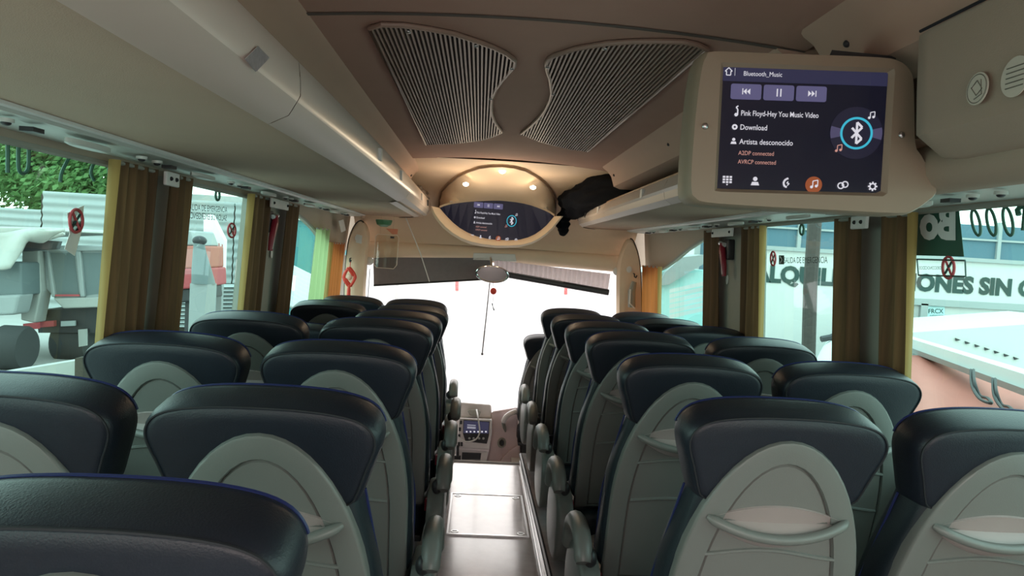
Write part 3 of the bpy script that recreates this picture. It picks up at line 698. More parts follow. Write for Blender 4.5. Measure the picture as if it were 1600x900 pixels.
for k, (px, py) in enumerate(((728, 284), (785, 264), (833, 289))):
    p = None
    if p is None:                             # on the soffit
        i = min(range(17), key=lambda j: abs(ARCH[j][0]-px)); p = AP[i].lerp(ST[i], .12 if k else .12)
        d = ray(px, py); p = CAM + d*(p.y/d.y)
    dirn = (CAM-p).normalized()
    lm = tag(MB().loft([[p+Vector((.022*q*math.cos(a*math.pi/8), .03*q*math.sin(a*math.pi/8), -.006-.004*w)) for a in range(16)] for q, w in ((1, 0), (1, 1), (.7, 1.6))]).build('downlight', M['chrome']),
             ['glowing round downlight on the console arch at the side of the long rack', 'glowing round downlight at the very top of the console arch', 'glowing round downlight on the console arch near the black jacket'][k], 'downlight', 'warm downlights on the front console')
    MB().ball(p+Vector((0, 0, -.016)), .020, .022, .014).build('bulb', M['lamp'], lm)
    l = bpy.data.lights.new('downlight_beam', 'POINT'); l.energy = 2.2; l.color = (1, .78, .54); l.shadow_soft_size = .05
    o = bpy.data.objects.new('downlight_beam', l); col.objects.link(o); o.location = p+Vector((0, -.10, -.17))
for px, py in ((708, 305), (848, 315)): MB().ball(on_fairing(px, py)+Vector((0, -.3, -.06)), .014, .014, .006).build('screw', M['fascia_low'], con)

# ================================================================== CURTAINS, PILLAR THINGS
def curtain(sgn, ya, yb, label, mname='gold', lit_edge=None, zt=1.655, folds=4, xi=.05, flare=.0):
    ya *= CF[sgn]; yb *= CF[sgn]
    xt = sgn*(wx(zt, sgn)-xi); root = thing('curtain', (xt, (ya+yb)/2, .86), label, 'curtain', 'gold curtains along the windows')
    def f(u, v):
        z = zt-(zt-.86)*v; y = ya+(yb-ya)*u + flare*v*(u-.5)
        return Vector((sgn*(wx(z, sgn)-xi)+sgn*.018*math.sin(u*folds*2*math.pi+.6*v)*(.6+.4*v), y+.006*math.sin(u*9+v*3), z))
    m = MB().grid(f, folds*12, 12); m.build('curtain_cloth', M[mname], root, smooth=80)
    MB().tube([(sgn*(wx(zt, sgn)-xi), ya, zt-.006), (sgn*(wx(zt, sgn)-xi), yb, zt-.006)], .006, 6).build('heading_tape', M['pillar'], root)
    if lit_edge is not None:
        e = ya if lit_edge < 0 else yb
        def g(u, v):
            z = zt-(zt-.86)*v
            return Vector((sgn*(wx(z, sgn)-xi-.016+.034*u), e+lit_edge*(.004+.012*math.sin(u*3+v*2)), z))
        MB().grid(g, 6, 12).build('lit_edge', M['lit_edge'], root, smooth=80)  # yellow strip painted for the window-lit edge of the cloth
curtain(-1, 2.05, 2.30, 'gold brown curtain with a lit yellow edge beside the dump truck window', lit_edge=-1)
curtain(-1, 2.41, 2.57, 'brown curtain between the grey pillar and the emergency exit lettering', folds=3)
curtain(-1, 3.24, 3.52, 'brown curtain with brightly lit yellow edge past the emergency exit lettering', lit_edge=-1, folds=3)
curtain(-1, 3.84, 4.06, 'narrow brown curtain beside the red emergency hammer, truck side', folds=2)
curtain(-1, 4.62, 5.0, 'sheer pale green curtain inside the front truck side window', 'sheer', None, zt=1.55, folds=3, xi=.035)
curtain(-1, 5.04, 5.5, 'orange curtain with a lit yellow edge beside the red knot ornament', 'orange', -1, zt=1.46, folds=5)
curtain(1, 2.18, 2.34, 'dark brown curtain with a lit yellow edge under the monitor corner', lit_edge=-1, folds=2)
curtain(1, 2.47, 2.66, 'dark brown curtain beside the pole seen outside', folds=2)
curtain(1, 3.36, 3.62, 'brown curtain with a lit olive edge past the big rental lettering', lit_edge=-1, folds=3)
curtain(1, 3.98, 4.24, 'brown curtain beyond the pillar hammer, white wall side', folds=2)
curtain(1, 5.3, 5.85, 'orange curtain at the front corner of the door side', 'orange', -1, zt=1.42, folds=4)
def bracket(sgn, ya, yb, label):
    ya *= SF[sgn]; yb *= SF[sgn]
    x = sgn*(wx(1.63, sgn)-.075)
    r_ = thing('curtain_bracket', (x, ya, 1.63), label, 'bracket', 'white curtain brackets on the pillars')
    MB().box(x-.006, x+.006, ya, yb, 1.61, 1.655).build('plate', M['white'], r_, bevel=.004)
    for y in (ya+.03, yb-.03): MB().ball((x-sgn*.007, y, 1.633), .007).build('hole', M['black'], r_)
bracket(-1, 2.34, 2.44, 'small white curtain bracket on the grey pillar by the dump truck window')
bracket(-1, 3.50, 3.80, 'white curtain bracket above the red hammer, truck side')
bracket(1, 2.33, 2.43, 'small white curtain bracket under the hanging monitor')
bracket(1, 3.60, 3.92, 'white curtain bracket above the hammer, white wall side')
def hammer(sgn, y, label):
    y *= SF[sgn]
    x = sgn*(wx(1.5, sgn)-.02)
    r_ = thing('emergency_hammer', (x, y, 1.4), label, 'emergency hammer')
    MB().box(x-.02, x+.02, y-.03, y+.05, 1.49, 1.60).build('holder', M['dark'], r_, bevel=.008)
    MB().tube([(x-sgn*.03, y+.04, 1.575), (x-sgn*.035, y+.02, 1.54), (x-sgn*.03, y-.01, 1.46), (x-sgn*.026, y-.015, 1.40)], [.014, .018, .016, .012], 10).build('handle', M['red'], r_)
    MB().tube([(x-sgn*.028, y-.0, 1.57), (x-sgn*.028, y+.08, 1.58)], .012, 8).build('hammer_head', M['metal'], r_)
    MB().tube([(x-sgn*.046, y+.012, 1.54), (x-sgn*.042, y-.012, 1.46), (x-sgn*.036, y-.016, 1.41)], .004, 6).build('white_edge', M['white'], r_)
hammer(-1, 3.66, 'red emergency hammer in a black holder on the truck side pillar')
hammer(1, 3.80, 'red emergency hammer in a black holder on the white wall side pillar')
def oval(px, py, xx, label, a=.018, b=.026):
    c = atx(px, py, xx)
    tag(MB().prism([c+Vector((0, a*math.cos(t*math.pi/12), b*math.sin(t*math.pi/12))) for t in range(24)], (.002 if xx > 0 else -.002, 0, 0)).build('pillar_sticker', M['white'], smooth=0), label, 'sticker')
oval(425, 396, -wx(1.46, -1)+.006, 'white oval sticker under the hammer, truck side')
oval(1136, 437, wx(1.35, 1)-.006, 'white oval sticker under the hammer, white wall side')

# front corner posts
def post(pts, label, Yp=5.92):
    P = smoothpoly([at(x, y, Yp) for x, y in pts], 4)
    c = sum(P, Vector())/len(P)
    r_ = thing('corner_post', P[0], label, 'corner post', 'padded posts beside the windscreen')
    m = MB().loft([[p+Vector((0, .10, 0)) for p in P], P, [c+(p-c)*.93+Vector((0, -.02, 0)) for p in P]]); m.build('post_cover', M['fairing'], r_, smooth=50)
    MB().tube([p+Vector((0, -.002, 0)) for p in P[:len(P)//2+2]], .006, 6).build('edge_seal', mat('post_seal', (.06, .045, .035), .7), r_)
    return r_
post([(537, 640), (538, 472), (540, 420), (544, 380), (552, 356), (562, 345), (570, 350), (575, 366), (573, 388), (570, 430), (568, 472), (567, 640)], 'beige rounded corner post with white stickers beside the red knot ornament')
post([(1002, 640), (1002, 480), (1001, 430), (998, 402), (992, 382), (986, 373), (979, 378), (971, 398), (967, 420), (966, 480), (966, 640)], 'beige rounded corner post on the door side of the windscreen')
for px, py, lab in ((559, 372, 'tiny white printed sticker on the corner post above the coat hook'), (983, 421, 'round white sticker on the door side corner post')):
    c = at(px, py, 5.885)
    tag(MB().prism([c+Vector((.022*math.cos(t*math.pi/10), 0, .026*math.sin(t*math.pi/10))) for t in range(20)], (0, -.003, 0)).build('round_sticker', M['white'], smooth=0), lab, 'sticker')
tag(MB().prism([at(x, y, 5.885) for x, y in ((557, 366), (566, 368), (565, 381), (556, 379))], (0, -.003, 0)).build('label_sticker', M['white'], smooth=0), 'white printed label on the corner post by the red knot ornament', 'sticker')
tag(MB().prism([atx(x, y, -1.145) for x, y in ((529, 345), (536, 343), (540, 360), (533, 363))], (.003, 0, 0)).build('notice_card', M['white'], smooth=0), 'narrow white card on the panel above the front curtain', 'card')
for px, py, Yh, lab in ((547, 406, 5.86, 'small dark coat hook holding the red knot ornament'), (991, 430, 5.86, 'small dark coat hook on the door side corner post')):
    c = at(px, py, Yh)
    tag(MB().tube([c+Vector(v) for v in ((0, .03, .012), (0, -.005, .01), (0, -.012, -.012), (0.008, -.03, -.018), (.014, -.035, 0))], .0055, 8).build('coat_hook', M['dark']), lab, 'hook')
# red knot
c = at(546, 433, 5.82)
k = thing('knot_ornament', c, 'red knotted good luck ornament with tassel on the corner post', 'ornament')
for a in range(3):
    MB().ring([c+Vector(((.018+.030*abs(math.cos(t*math.pi/12)))*math.cos(t*math.pi/12+a*.5), .006*math.sin(t*math.pi/4+a), (.03+.045*abs(math.sin(t*math.pi/12)))*math.sin(t*math.pi/12+a*.3))) for t in range(24)], .010, 6).build('knot_loop', M['redcord'], k)
MB().ball(c, .022, .012, .025).build('medallion', mat('pale_bead', (.7, .45, .35), .4), k)
MB().tube([c+Vector((0, 0, .06)), c+Vector((.002, 0, .12))], .003, 5).build('hanging_loop', M['redcord'], k)
MB().tube([c+Vector((0, 0, -.06)), c+Vector((0, 0, -.10)), c+Vector((0, 0, -.30))], [.008, .014, .018], 8).build('tassel', M['redcord'], k)
# side mirror arm / small grey handle on door-side post
c = at(988, 462, 5.85)
dh = thing('door_grip', c, 'narrow grey grip with a pale loop on the door side post', 'grip')
MB().tube([at(991, 440, 5.84), at(987, 455, 5.84), at(987, 480, 5.84)], [.02, .03, .03], 8).build('grip_body', M['pillar'], dh)
MB().tube([at(985, 452, 5.80), at(984, 474, 5.80), at(992, 482, 5.80)], .006, 6).build('pale_loop', M['white'], dh)

# ================================================================== WINDSCREEN THINGS
bl = thing('roller_blind', at(672, 405, 6.1), 'dark grey roller blind pulled down on the driver side of the windscreen', 'blind')
Yb = 6.10
m = MB().hexa([at(583, 402, Yb), at(766, 403, Yb), at(766, 436, Yb), at(584, 446, Yb)], [at(583, 402, Yb+.004), at(766, 403, Yb+.004), at(766, 436, Yb+.004), at(584, 446, Yb+.004)]); m.build('blind_cloth', M['blind'], bl, smooth=0)
MB().tube([at(584, 446, Yb), at(766, 436, Yb)], .008, 8).build('bottom_bar', M['dark'], bl)
MB().tube([at(578, 420, Yb), at(574, 475, Yb)], .003, 5).build('pull_cord', M['dark'], bl)
br = thing('roller_blind', at(860, 410, 6.1), 'pale ribbed see-through roller blind with a dark bar on the door side of the windscreen', 'blind')
def bf(u, v):
    p = at(772+182*u, 406+22*u, Yb).lerp(at(772+178*u, 425+28*u, Yb), v); p.y += .008*math.sin(u*2*math.pi*24); return p
MB().grid(bf, 24*6, 2).build('blind_cloth', M['blind2'], br, smooth=60)
MB().tube([at(780, 427, Yb-.01), at(951, 457, Yb-.01)], .026, 10).build('roller_bar', M['dark'], br)
MB().tube([at(790, 425, Yb-.03), at(880, 441, Yb-.03)], .006, 6).build('bar_fringe', M['blind'], br)
for px, py, nm in ((577, 408, 0), (964, 424, 1)):
    tag(MB().ball(at(px, py, 6.04), .035, .05, .035).build('blind_roller_end', M['white']), ['white round blind end cap on the driver side of the windscreen', 'white round blind end cap on the door side of the windscreen'][nm], 'blind cap')
# mirror
mi = thing('rear_view_mirror', at(769, 428, 5.95), 'oval chrome-edged inside mirror at the middle of the windscreen', 'mirror')
MC = [at(769+25*math.cos(t*math.pi/16)*(1 if math.cos(t*math.pi/16) > 0 else 1), 428.5+12.5*math.sin(t*math.pi/16)+2*math.cos(t*math.pi/16), 5.95) for t in range(32)]
mcz = sum(p.z for p in MC)/32
for p in MC: p.y -= (p.z-mcz)*.22
MB().poly(MC).build('mirror_glass', M['chrome'], mi, smooth=0)
MB().ring(MC, .008, 8).build('mirror_frame', M['chrome'], mi)
mc = sum(MC, Vector())/32
MB().loft([[p+Vector((0, .004, 0)) for p in MC], [mc+(p-mc)*.8+Vector((0, .05, 0)) for p in MC]]).build('mirror_back', M['dark'], mi)
MB().tube([at(768, 418, 5.98), at(767, 402, 6.10)], .010, 8).build('stalk', M['chrome'], mi)
# charm hanging from the mirror
c = at(771, 455, 5.95)
ch = thing('mirror_charm', at(770, 440, 5.95), 'small red charm with a dark pendant hanging below the mirror', 'ornament')
MB().ball(c, .026, .015, .028).build('red_bead', M['redcord'], ch)
MB().tube([at(770, 440, 5.95), at(771, 449, 5.95)], .002, 5).build('string', M['dark'], ch)
MB().tube([at(771, 461, 5.95), at(770, 474, 5.95)], .002, 5).build('string', M['dark'], ch)
MB().tube([at(769, 474, 5.95), at(770, 479, 5.95), at(772, 485, 5.95)], [.007, .003, .007], 6).build('pendant', M['dark'], ch)
# wiper
wp = thing('windscreen_wiper', at(753, 552, 6.432), 'thin dark wiper standing upright behind the windscreen', 'wiper')
MB().tube([at(766, 434, 6.432), at(760, 492, 6.432), at(753.5, 552, 6.432)], .006, 6).build('wiper_blade', M['dark'], wp)
MB().ball(at(753.5, 553, 6.432), .012).build('wiper_tip', M['dark'], wp)
# clear acrylic sign and cord, green lamp cover, pink label
ap = thing('acrylic_sheet', at(605, 375, 5.7), 'clear hanging acrylic sheet with rounded corners near the driver', 'acrylic sheet')
q = [at(x, y, 5.7) for x, y in ((590, 366), (621, 368), (623, 372), (620, 414), (615, 420), (588, 418), (584, 413), (587, 369))]
MB().prism(q, (0, .005, 0)).build('sheet', M['acrylic'], ap, smooth=0)
MB().ring(q, .0025, 6).build('sheet_edge', M['fascia'], ap)
for x in (594, 614): MB().tube([at(x, 367, 5.702), at(x, 367, 5.702)+Vector((0, .03, .32))], .0015, 5).build('hanging_thread', M['acrylic'], ap)
MB().prism([at(x, y, 5.69) for x, y in ((603, 357), (622, 358), (621, 366), (613, 366))], (0, -.002, 0)).build('pink_label', mat('pink_paper', (.6, .22, .14), .7), ap, smooth=0)
MB().box(*(lambda a: (a.x-.014, a.x+.014, a.y-.01, a.y+.01, a.z-.008, a.z+.008))(at(613, 371, 5.68))).build('clip', M['dark'], ap)
tag(MB().tube([at(634, 340, 5.86), at(643, 362, 5.9), at(657, 396, 5.95), at(671, 440, 6.0)], .004, 5).build('pull_cord', M['white']), 'thin pale cord running diagonally over the dark blind', 'cord')
c = at(600, 346, 5.6)
tag(MB().loft([[c+Vector((.062*k*math.cos(t*math.pi/10), .05*k*math.sin(t*math.pi/10), z)) for t in range(20)] for k, z in ((1, .012), (1, 0), (.85, -.025), (.4, -.04))]).build('lamp_cover', mat('green_cover', (.05, .17, .09), .4)), 'green dome cover under the end of the long rack', 'lamp')

# ------------------------------------------------------------------ dashboard
db = thing('centre_console', (0, 5.9, -.42), 'grey dashboard console with stereo screen and radio slots beyond the aisle', 'dashboard')
Yd = 5.85
D = lambda x, y, dy=0: at(690+x/7.5, 620+y/7.5, Yd+dy)
def slab(pts, d0, d1): return MB().loft([[D(x, y, d0) for x, y in pts], [D(x, y, d1) for x, y in pts]])
slab([(200, 245), (590, 262), (585, 420), (560, 620), (160, 605), (190, 420)], -.02, .35).build('upper_fascia', M['dash'], db, bevel=.012)
slab([(255, 270), (562, 290), (555, 455), (530, 550), (280, 525), (250, 430)], -.026, -.018).build('stereo_bezel', M['dark'], db, smooth=0)
so = slab([(262, 278), (555, 297), (548, 432), (255, 425)], -.030, -.025).build('stereo_screen', M['bar'], db, smooth=0)
m = MB()
for y in (330, 352, 366): m.poly([D(300, y-3, -.032), D(400, y+3, -.032), D(400, y+8, -.032), D(300, y+2, -.032)])
for x in range(285, 520, 45): m.poly([D(x, 400, -.032), D(x+18, 401, -.032), D(x+18, 418, -.032), D(x, 417, -.032)])
m.build('screen_text', M['txt'], so, smooth=0, fix=False)
for x in (325, 375, 440, 490): MB().ball(D(x, 488, -.03), .010, .008, .010).build('radio_knob', M['metal'], db)
for x, y in ((228, 300), (215, 380), (207, 460)): slab([(x-14, y-22), (x+14, y-22), (x+12, y+22), (x-16, y+22)], -.03, -.015).build('rocker_switch', M['dark'], db, smooth=0)
for x in (203, 235): slab([(x-13, 530), (x+13, 530), (x+13, 580), (x-13, 580)], -.03, -.015).build('rocker_switch', M['dark'], db, smooth=0)
slab([(200, 610), (545, 640), (500, 860), (140, 830), (150, 690)], 0, .35).build('lower_fascia', M['dash'], db, bevel=.01)
slab([(240, 650), (465, 660), (455, 735), (235, 735)], -.006, .01).build('radio_slot', M['dark'], db, smooth=0)
slab([(235, 745), (458, 745), (450, 840), (230, 835)], -.006, .01).build('radio_slot', M['dark'], db, smooth=0)
slab([(150, 690), (225, 688), (222, 830), (145, 830)], -.01, .01).build('side_pocket', M['dark'], db, smooth=0)
slab([(205, 60), (585, 90), (590, 262), (200, 245)], .14, .45).build('dash_top', M['dash'], db, bevel=.02)
slab([(300, 165), (330, 148), (430, 150), (465, 170), (440, 230), (335, 222)], .08, .16).build('phone_holder', M['pillar'], db, bevel=.01)
tag(MB().tube(smoothpoly([D(410, 150, .05), D(425, 230, -.04), D(440, 330, -.05), D(445, 420, -.05), D(410, 490, -.05), D(345, 522, -.05), D(265, 522, -.045), D(195, 470, -.04)], 5), .0065, 8).build('charging_cable', M['white']), 'white charging cable looping over the dashboard stereo', 'cable')
mic = [D(185+18*math.cos(t*.9), 570+t*2.2, -.04+.02*math.sin(t*.9)) for t in range(60)]
tag(MB().tube(mic, .004, 5).build('coiled_cord', M['dark']), 'dark coiled microphone cord beside the radio slots', 'cord')
dp = thing('entrance_panel', D(700, 700, .1), 'mauve grey entrance panel with a pale grip and round lock', 'panel')
slab([(585, 170), (900, 120), (920, 860), (500, 860), (560, 620), (590, 420)], .10, .4).build('panel_body', M['dashpink'], dp, bevel=.02)
slab([(640, 860), (690, 740), (800, 620), (920, 540), (930, 870)], .06, .12).build('wheel_arch_cover', M['dashpink'], dp, bevel=.01)
MB().tube(smoothpoly([D(720, 300, .05), D(760, 230, .03), D(820, 190, .03), D(880, 170, .04)], 4), [.012]+[.022]*11+[.02], 10).build('grip', M['dash'], dp)
MB().tube([D(720, 300, .05), D(740, 370, .06), D(750, 410, .08)], [.014, .014, .006], 8).build('grip_foot', M['pillar'], dp)
c = D(705, 540, .09)
MB().ring([c+Vector((.028*math.cos(t*math.pi/10), 0, .036*math.sin(t*math.pi/10))) for t in range(20)], .008, 8).build('lock_ring', M['pillar'], dp)
MB().ball(c, .018, .01, .026).build('lock_core', M['dark'], dp)
slab([(760, 790), (830, 765), (835, 850), (740, 850)], .04, .08).build('pedal', M['dark'], dp)

# floor hatch
def hz(px, py): return atz(px, py, .004)
ha = [hz(693, 834), hz(825, 838), hz(807, 775), hz(706, 773)]
hatch = thing('floor_hatch', (0, 4, 0), 'square service hatch with corner locks in the aisle floor', 'hatch')
x0, x1 = -.205, .198; y0, y1 = (ha[0].y+ha[1].y)/2, (ha[2].y+ha[3].y)/2
MB().box(x0, x1, y0, y1, .0005, .006).build('hatch_lid', M['hatch'], hatch, smooth=0)
for a in ((x0-.012, x1+.012, y0-.014, y0-.002), (x0-.012, x1+.012, y1+.002, y1+.014), (x0-.012, x0-.001, y0, y1), (x1+.001, x1+.012, y0, y1)):
    MB().box(*a, .0005, .009).build('frame_strip', M['metal'], hatch)
for x in (x0+.03, x1-.03):
    for y in (y0+.03, y1-.03):
        a = MB().cyl((x, y, .006), (x, y, .0085), .02, 16).build('lock', M['metal'], hatch); MB().box(x-.012, x+.012, y-.003, y+.003, .0085, .010).build('lock_slot', M['dark'], a)

# jacket on the rack
JP = smoothpoly([(.76, 4.25, 1.86), (.68, 4.6, 1.885), (.60, 5.0, 1.875), (.585, 5.4, 1.855), (.59, 5.7, 1.83), (.60, 5.9, 1.79)], 6)
def jk(u, v):
    th = u*math.pi*2; q = v*(len(JP)-1); i = min(int(q), len(JP)-2); c = JP[i].lerp(JP[i+1], q-i)
    r = .115*math.sin(math.pi*min(1, max(.0, .05+.93*v)))**.4 * (1+.14*math.sin(3*th+v*9)+.09*math.sin(7*th-v*21)+.06*math.sin(11*th+33*v))
    return Vector((c.x+1.2*r*math.cos(th), c.y, max(1.752, c.z+.9*r*math.sin(th))))
jt = thing('jacket', (.66, 5.2, 1.75), 'crumpled black jacket drooping over the end of the rack near the console', 'jacket')
MB().grid(jk, 40, 34).build('jacket_body', M['jacket'], jt, smooth=80)
sl = smoothpoly([(.60, 5.45, 1.82), (.52, 5.6, 1.80), (.50, 5.66, 1.73), (.51, 5.7, 1.66), (.505, 5.72, 1.62)], 5)
MB().tube(sl, [.05+.010*math.sin(i*1.7) for i in range(len(sl)-6)]+[.045, .04, .035, .03, .026, .02], 12).build('sleeve', M['jacket'], jt, smooth=80)
# clear plastic bag on the long rack
def bagf(u, v):
    th = u*2*math.pi; r = .055*(1+.25*math.sin(3*th+v*7)+.15*math.sin(7*th+4))*math.sin(math.pi*(.04+.92*v))**.5
    return Vector((-.60+r*math.cos(th)*1.3, 5.2+.5*v, 1.84+r*math.sin(th)))
tag(MB().grid(bagf, 24, 10).build('plastic_bag', mat('bag_film', (.30, .25, .22), .25, var=.4, scale=40), smooth=25), 'crumpled brownish plastic bag at the front end of the long rack', 'bag')

# ================================================================== WINDOW DECALS
def decal_text(s, side, pts, Y0=None, mname='decal', bold=0.0, name='decal', label='', flip=False, h=None):
    """pts: pixel (x0, baseline y0), (x1, baseline y1), cap height px, laid on the glass plane"""
    (xa, ya), (xb, yb), hp = pts; xx = side*(wx(1.45, side)+.008)
    a, b = atx(xa, ya, xx), atx(xb, yb, xx); up = atx(xa, ya-hp, xx)-a
    vs, fs = text2d(s, bold); mn = min(v[0] for v in vs); mx = max(v[0] for v in vs)
    m = MB(); m.add([a.lerp(b, (v[0]-mn)/(mx-mn)) + up*(v[1]/.70) for v in vs], fs)
    if flip: pass
    return m.build(name, M[mname], None, smooth=0, fix=False)
tag(decal_text('SALIDA DE EMERGENCIA', -1, ((293, 328), (355, 332), 10), name='exit_lettering'), 'upper dark SALIDA DE EMERGENCIA lettering on the truck side glass', 'lettering')
tag(decal_text('SALIDA DE EMERGENCIA', -1, ((354, 345), (292, 341), 9), name='exit_lettering'), 'reflection of the upper SALIDA DE EMERGENCIA lettering laid on as a reversed decal, truck side', 'lettering')  # reflection of the line above, put in as reversed letters
tag(decal_text('SALIDA DE EMERGENCIA', 1, ((1225, 411), (1293, 411), 9), name='exit_lettering'), 'small dark SALIDA DE EMERGENCIA lettering on the glass near the outside pole', 'lettering')
def no_smoking(px, py, rx, ry, side, label, backing=False):
    xx = side*(wx(1.45, side)+.006); c = atx(px, py, xx)
    e = lambda k, t: atx(px+rx*k*math.cos(t), py+ry*k*math.sin(t), xx)
    r_ = thing('no_smoking_sign', c, label, 'sign')
    if backing: MB().prism([atx(px+a, py+b, xx+side*.004) for a, b in backing], (side*.001, 0, 0)).build('backing_card', M['decalw'], r_, smooth=0)
    MB().prism([e(.97, t*math.pi/16)+Vector((side*.004, 0, 0)) for t in range(32)], (side*.001, 0, 0)).build('sign_face', M['acrylic'] if not backing else M['decalw'], r_, smooth=0)
    MB().ring([e(1, t*math.pi/16) for t in range(32)], .0042, 6).build('red_ring', M['decalr'], r_)
    MB().tube([e(.95, -2.2), e(.95, -2.2+math.pi)], .0035, 5).build('slash', M['decalr'], r_)
    MB().tube([e(.8, 2.4), e(.8, 2.4+math.pi)], .0035, 5).build('cigarette', M['decal'], r_)
no_smoking(119, 345, 10, 18, -1, 'red no smoking sticker with white card in front of the dump truck', [(-14, -12), (12, -24), (10, 12), (-2, 55), (-18, 44), (-10, 20)])
no_smoking(362, 360, 6, 11, -1, 'faint red no smoking sticker beside the lit yellow curtain edge, truck side')
no_smoking(1482, 418, 9, 17, 1, 'red no smoking ring on the glass over the rental lettering')
no_smoking(1208, 404, 4, 11, 1, 'thin no smoking ring on the glass beside the exit lettering')
xx = wx(1.45, 1)+.009
pk = tag(MB().prism([atx(x, y, xx) for x, y in ((1217, 399), (1225, 399), (1225, 413), (1217, 413))], (.001, 0, 0)).build('exit_pictogram', M['decal'], smooth=0), 'small black exit pictogram before the lettering on the glass', 'sign')
MB().tube([atx(1219, 401, xx-.002), atx(1222, 406, xx-.002), atx(1219, 411, xx-.002)], .003, 5).build('figure', M['decalw'], pk)
# big outlined digits along the top of the glass
def digit(px, py, rx, ry, side, label, name='window_digit', tilt=.0, r=.008):
    xx = side*(wx(1.6, side)+.008)
    tag(MB().ring([atx(px+rx*math.cos(t*math.pi/16)+tilt*math.sin(t*math.pi/16), py+ry*math.sin(t*math.pi/16), xx) for t in range(32)], r, 6).build(name, M['decalg']), label, 'lettering', 'outlined phone digits on the windows')
digit(1525, 348, 6, 20, 1, 'thin outlined digit 0 on the glass, first right after the green banner', tilt=4, r=.004)
digit(1549, 347, 6.5, 21, 1, 'thin outlined digit 0 in the middle of the three zeros on the glass', tilt=4, r=.004)
digit(1575, 346, 7, 22, 1, 'thin outlined digit 0, third of the zeros on the glass', tilt=4, r=.004)
digit(1253, 359, 3, 8, 1, 'small outlined zero high on the glass near the outside pole', r=.005)
digit(340, 305, 3, 8, -1, 'small outlined zero above the exit lettering, truck side', r=.005)
xx = wx(1.6, 1)+.008
tag(MB().tube([atx(x, y, xx) for x, y in ((1592, 336), (1590, 328), (1595, 322), (1603, 326))] + [atx(1600, 360, xx)], .007, 6).build('window_digit', M['decalg']), 'partial curled digit at the edge of the glass after the zeros', 'lettering')
for i, (pts, lab) in enumerate((([(12, 226), (12, 270)], 'faint upright digit stroke on the dump truck window top'), ([(29, 222), (29, 262), (36, 271), (44, 262), (45, 226)], 'faint U-shaped digit on the dump truck window top'), ([(108, 246), (97, 268), (94, 284)], 'faint slanted digit stroke on the dump truck window'), ([(146, 256), (142, 270), (147, 282)], 'faint curved digit stroke by the curtain on the truck window'), ([(170, 262), (171, 292)], 'faint straight digit stroke by the curtain edge on the truck window'))):
    tag(MB().tube(smoothpoly([atx(x, y, -(wx(1.6, -1)+.006)) for x, y in pts], 4), .0045, 6).build('window_digit', M['decalg']), lab, 'lettering')
# green banner with pale reversed letters
xx = wx(1.55, 1)+.010
bn = tag(MB().prism([atx(x, y, xx) for x, y in ((1430, 332), (1498, 326), (1506, 401), (1430, 399))], (.001, 0, 0)).build('green_banner', M['decalg'], smooth=0), 'dark green banner with large pale reversed letters on the glass', 'banner')
m = MB()
f = lambda x, y: atx(x, y, xx-.003)
for pts in ([(1435, 336), (1466, 332), (1471, 357), (1478, 357), (1474, 332), (1491, 330), (1494, 372), (1474, 372), (1468, 356), (1464, 362), (1462, 372), (1438, 372)],):
    pass
vs, fs = text2d('Bo', .05); mn = min(v[0] for v in vs); mxx = max(v[0] for v in vs)
m.add([f(1493-(v[0]-mn)/(mxx-mn)*56, 372-v[1]/.72*52+(v[0])*-1) for v in vs], fs)
m.build('banner_letters', M['decalw'], bn, smooth=0, fix=False)
# framed notice under the banner
nt_ = thing('window_notice', atx(1470, 415, xx), 'thin-lined notice frame with reversed small print under the green banner', 'notice')
MB().ring([atx(x, y, xx) for x, y in ((1433, 405), (1508, 407), (1509, 432), (1435, 430))], .0025, 4).build('frame_line', M['decal'], nt_)
m = MB(); vs, fs = text2d('DESCONOCIDOS', 0); mn = min(v[0] for v in vs); mxx = max(v[0] for v in vs)
m.add([f(1470-(v[0]-mn)/(mxx-mn)*34, 421-v[1]/.7*5) for v in vs], fs); m.build('small_print', M['decal'], nt_, smooth=0, fix=False)

# ================================================================== OUTSIDE
GZ = -1.35
M['yard'] = mat('yard_concrete', (.40, .38, .36), .9, var=.15, scale=.7, bump=.2, bscale=8)
M['concrete'] = mat('pale_wall', (.56, .56, .55), .9, var=.05, scale=1)
M['sheet'] = mat('fence_sheet', (.33, .36, .36), .6, var=.05, scale=2)
M['bluefence'] = mat('blue_fence', (.08, .16, .21), .7, var=.1)
M['leafs'] = mat('leaves_green', (.13, .26, .085), .8, var=.5, scale=3, trans=.3)
M['bark'] = mat('bark', (.05, .04, .03), .9, var=.3)
M['truckgrey'] = mat('truck_grey', (.27, .29, .29), .5, var=.1, scale=3)
M['truckpanel'] = mat('truck_panel', (.12, .15, .155), .55, var=.12, scale=3)
M['trucklight'] = mat('truck_pale', (.33, .33, .31), .6, var=.1, scale=3)
M['tarpw'] = mat('tarp_white', (.40, .40, .37), .7, var=.1, scale=5)
M['tyre'] = mat('tyre', (.03, .03, .03), .8)
M['tarpr'] = mat('tarp_red', (.42, .13, .10), .7, var=.12, scale=4)
M['wood'] = mat('pole_wood', (.06, .05, .045), .8, var=.3)
struct(MB().box(-60, 60, -40, 90, GZ-.1, GZ).build('ground', M['yard'], smooth=0), 'pale yard outside')
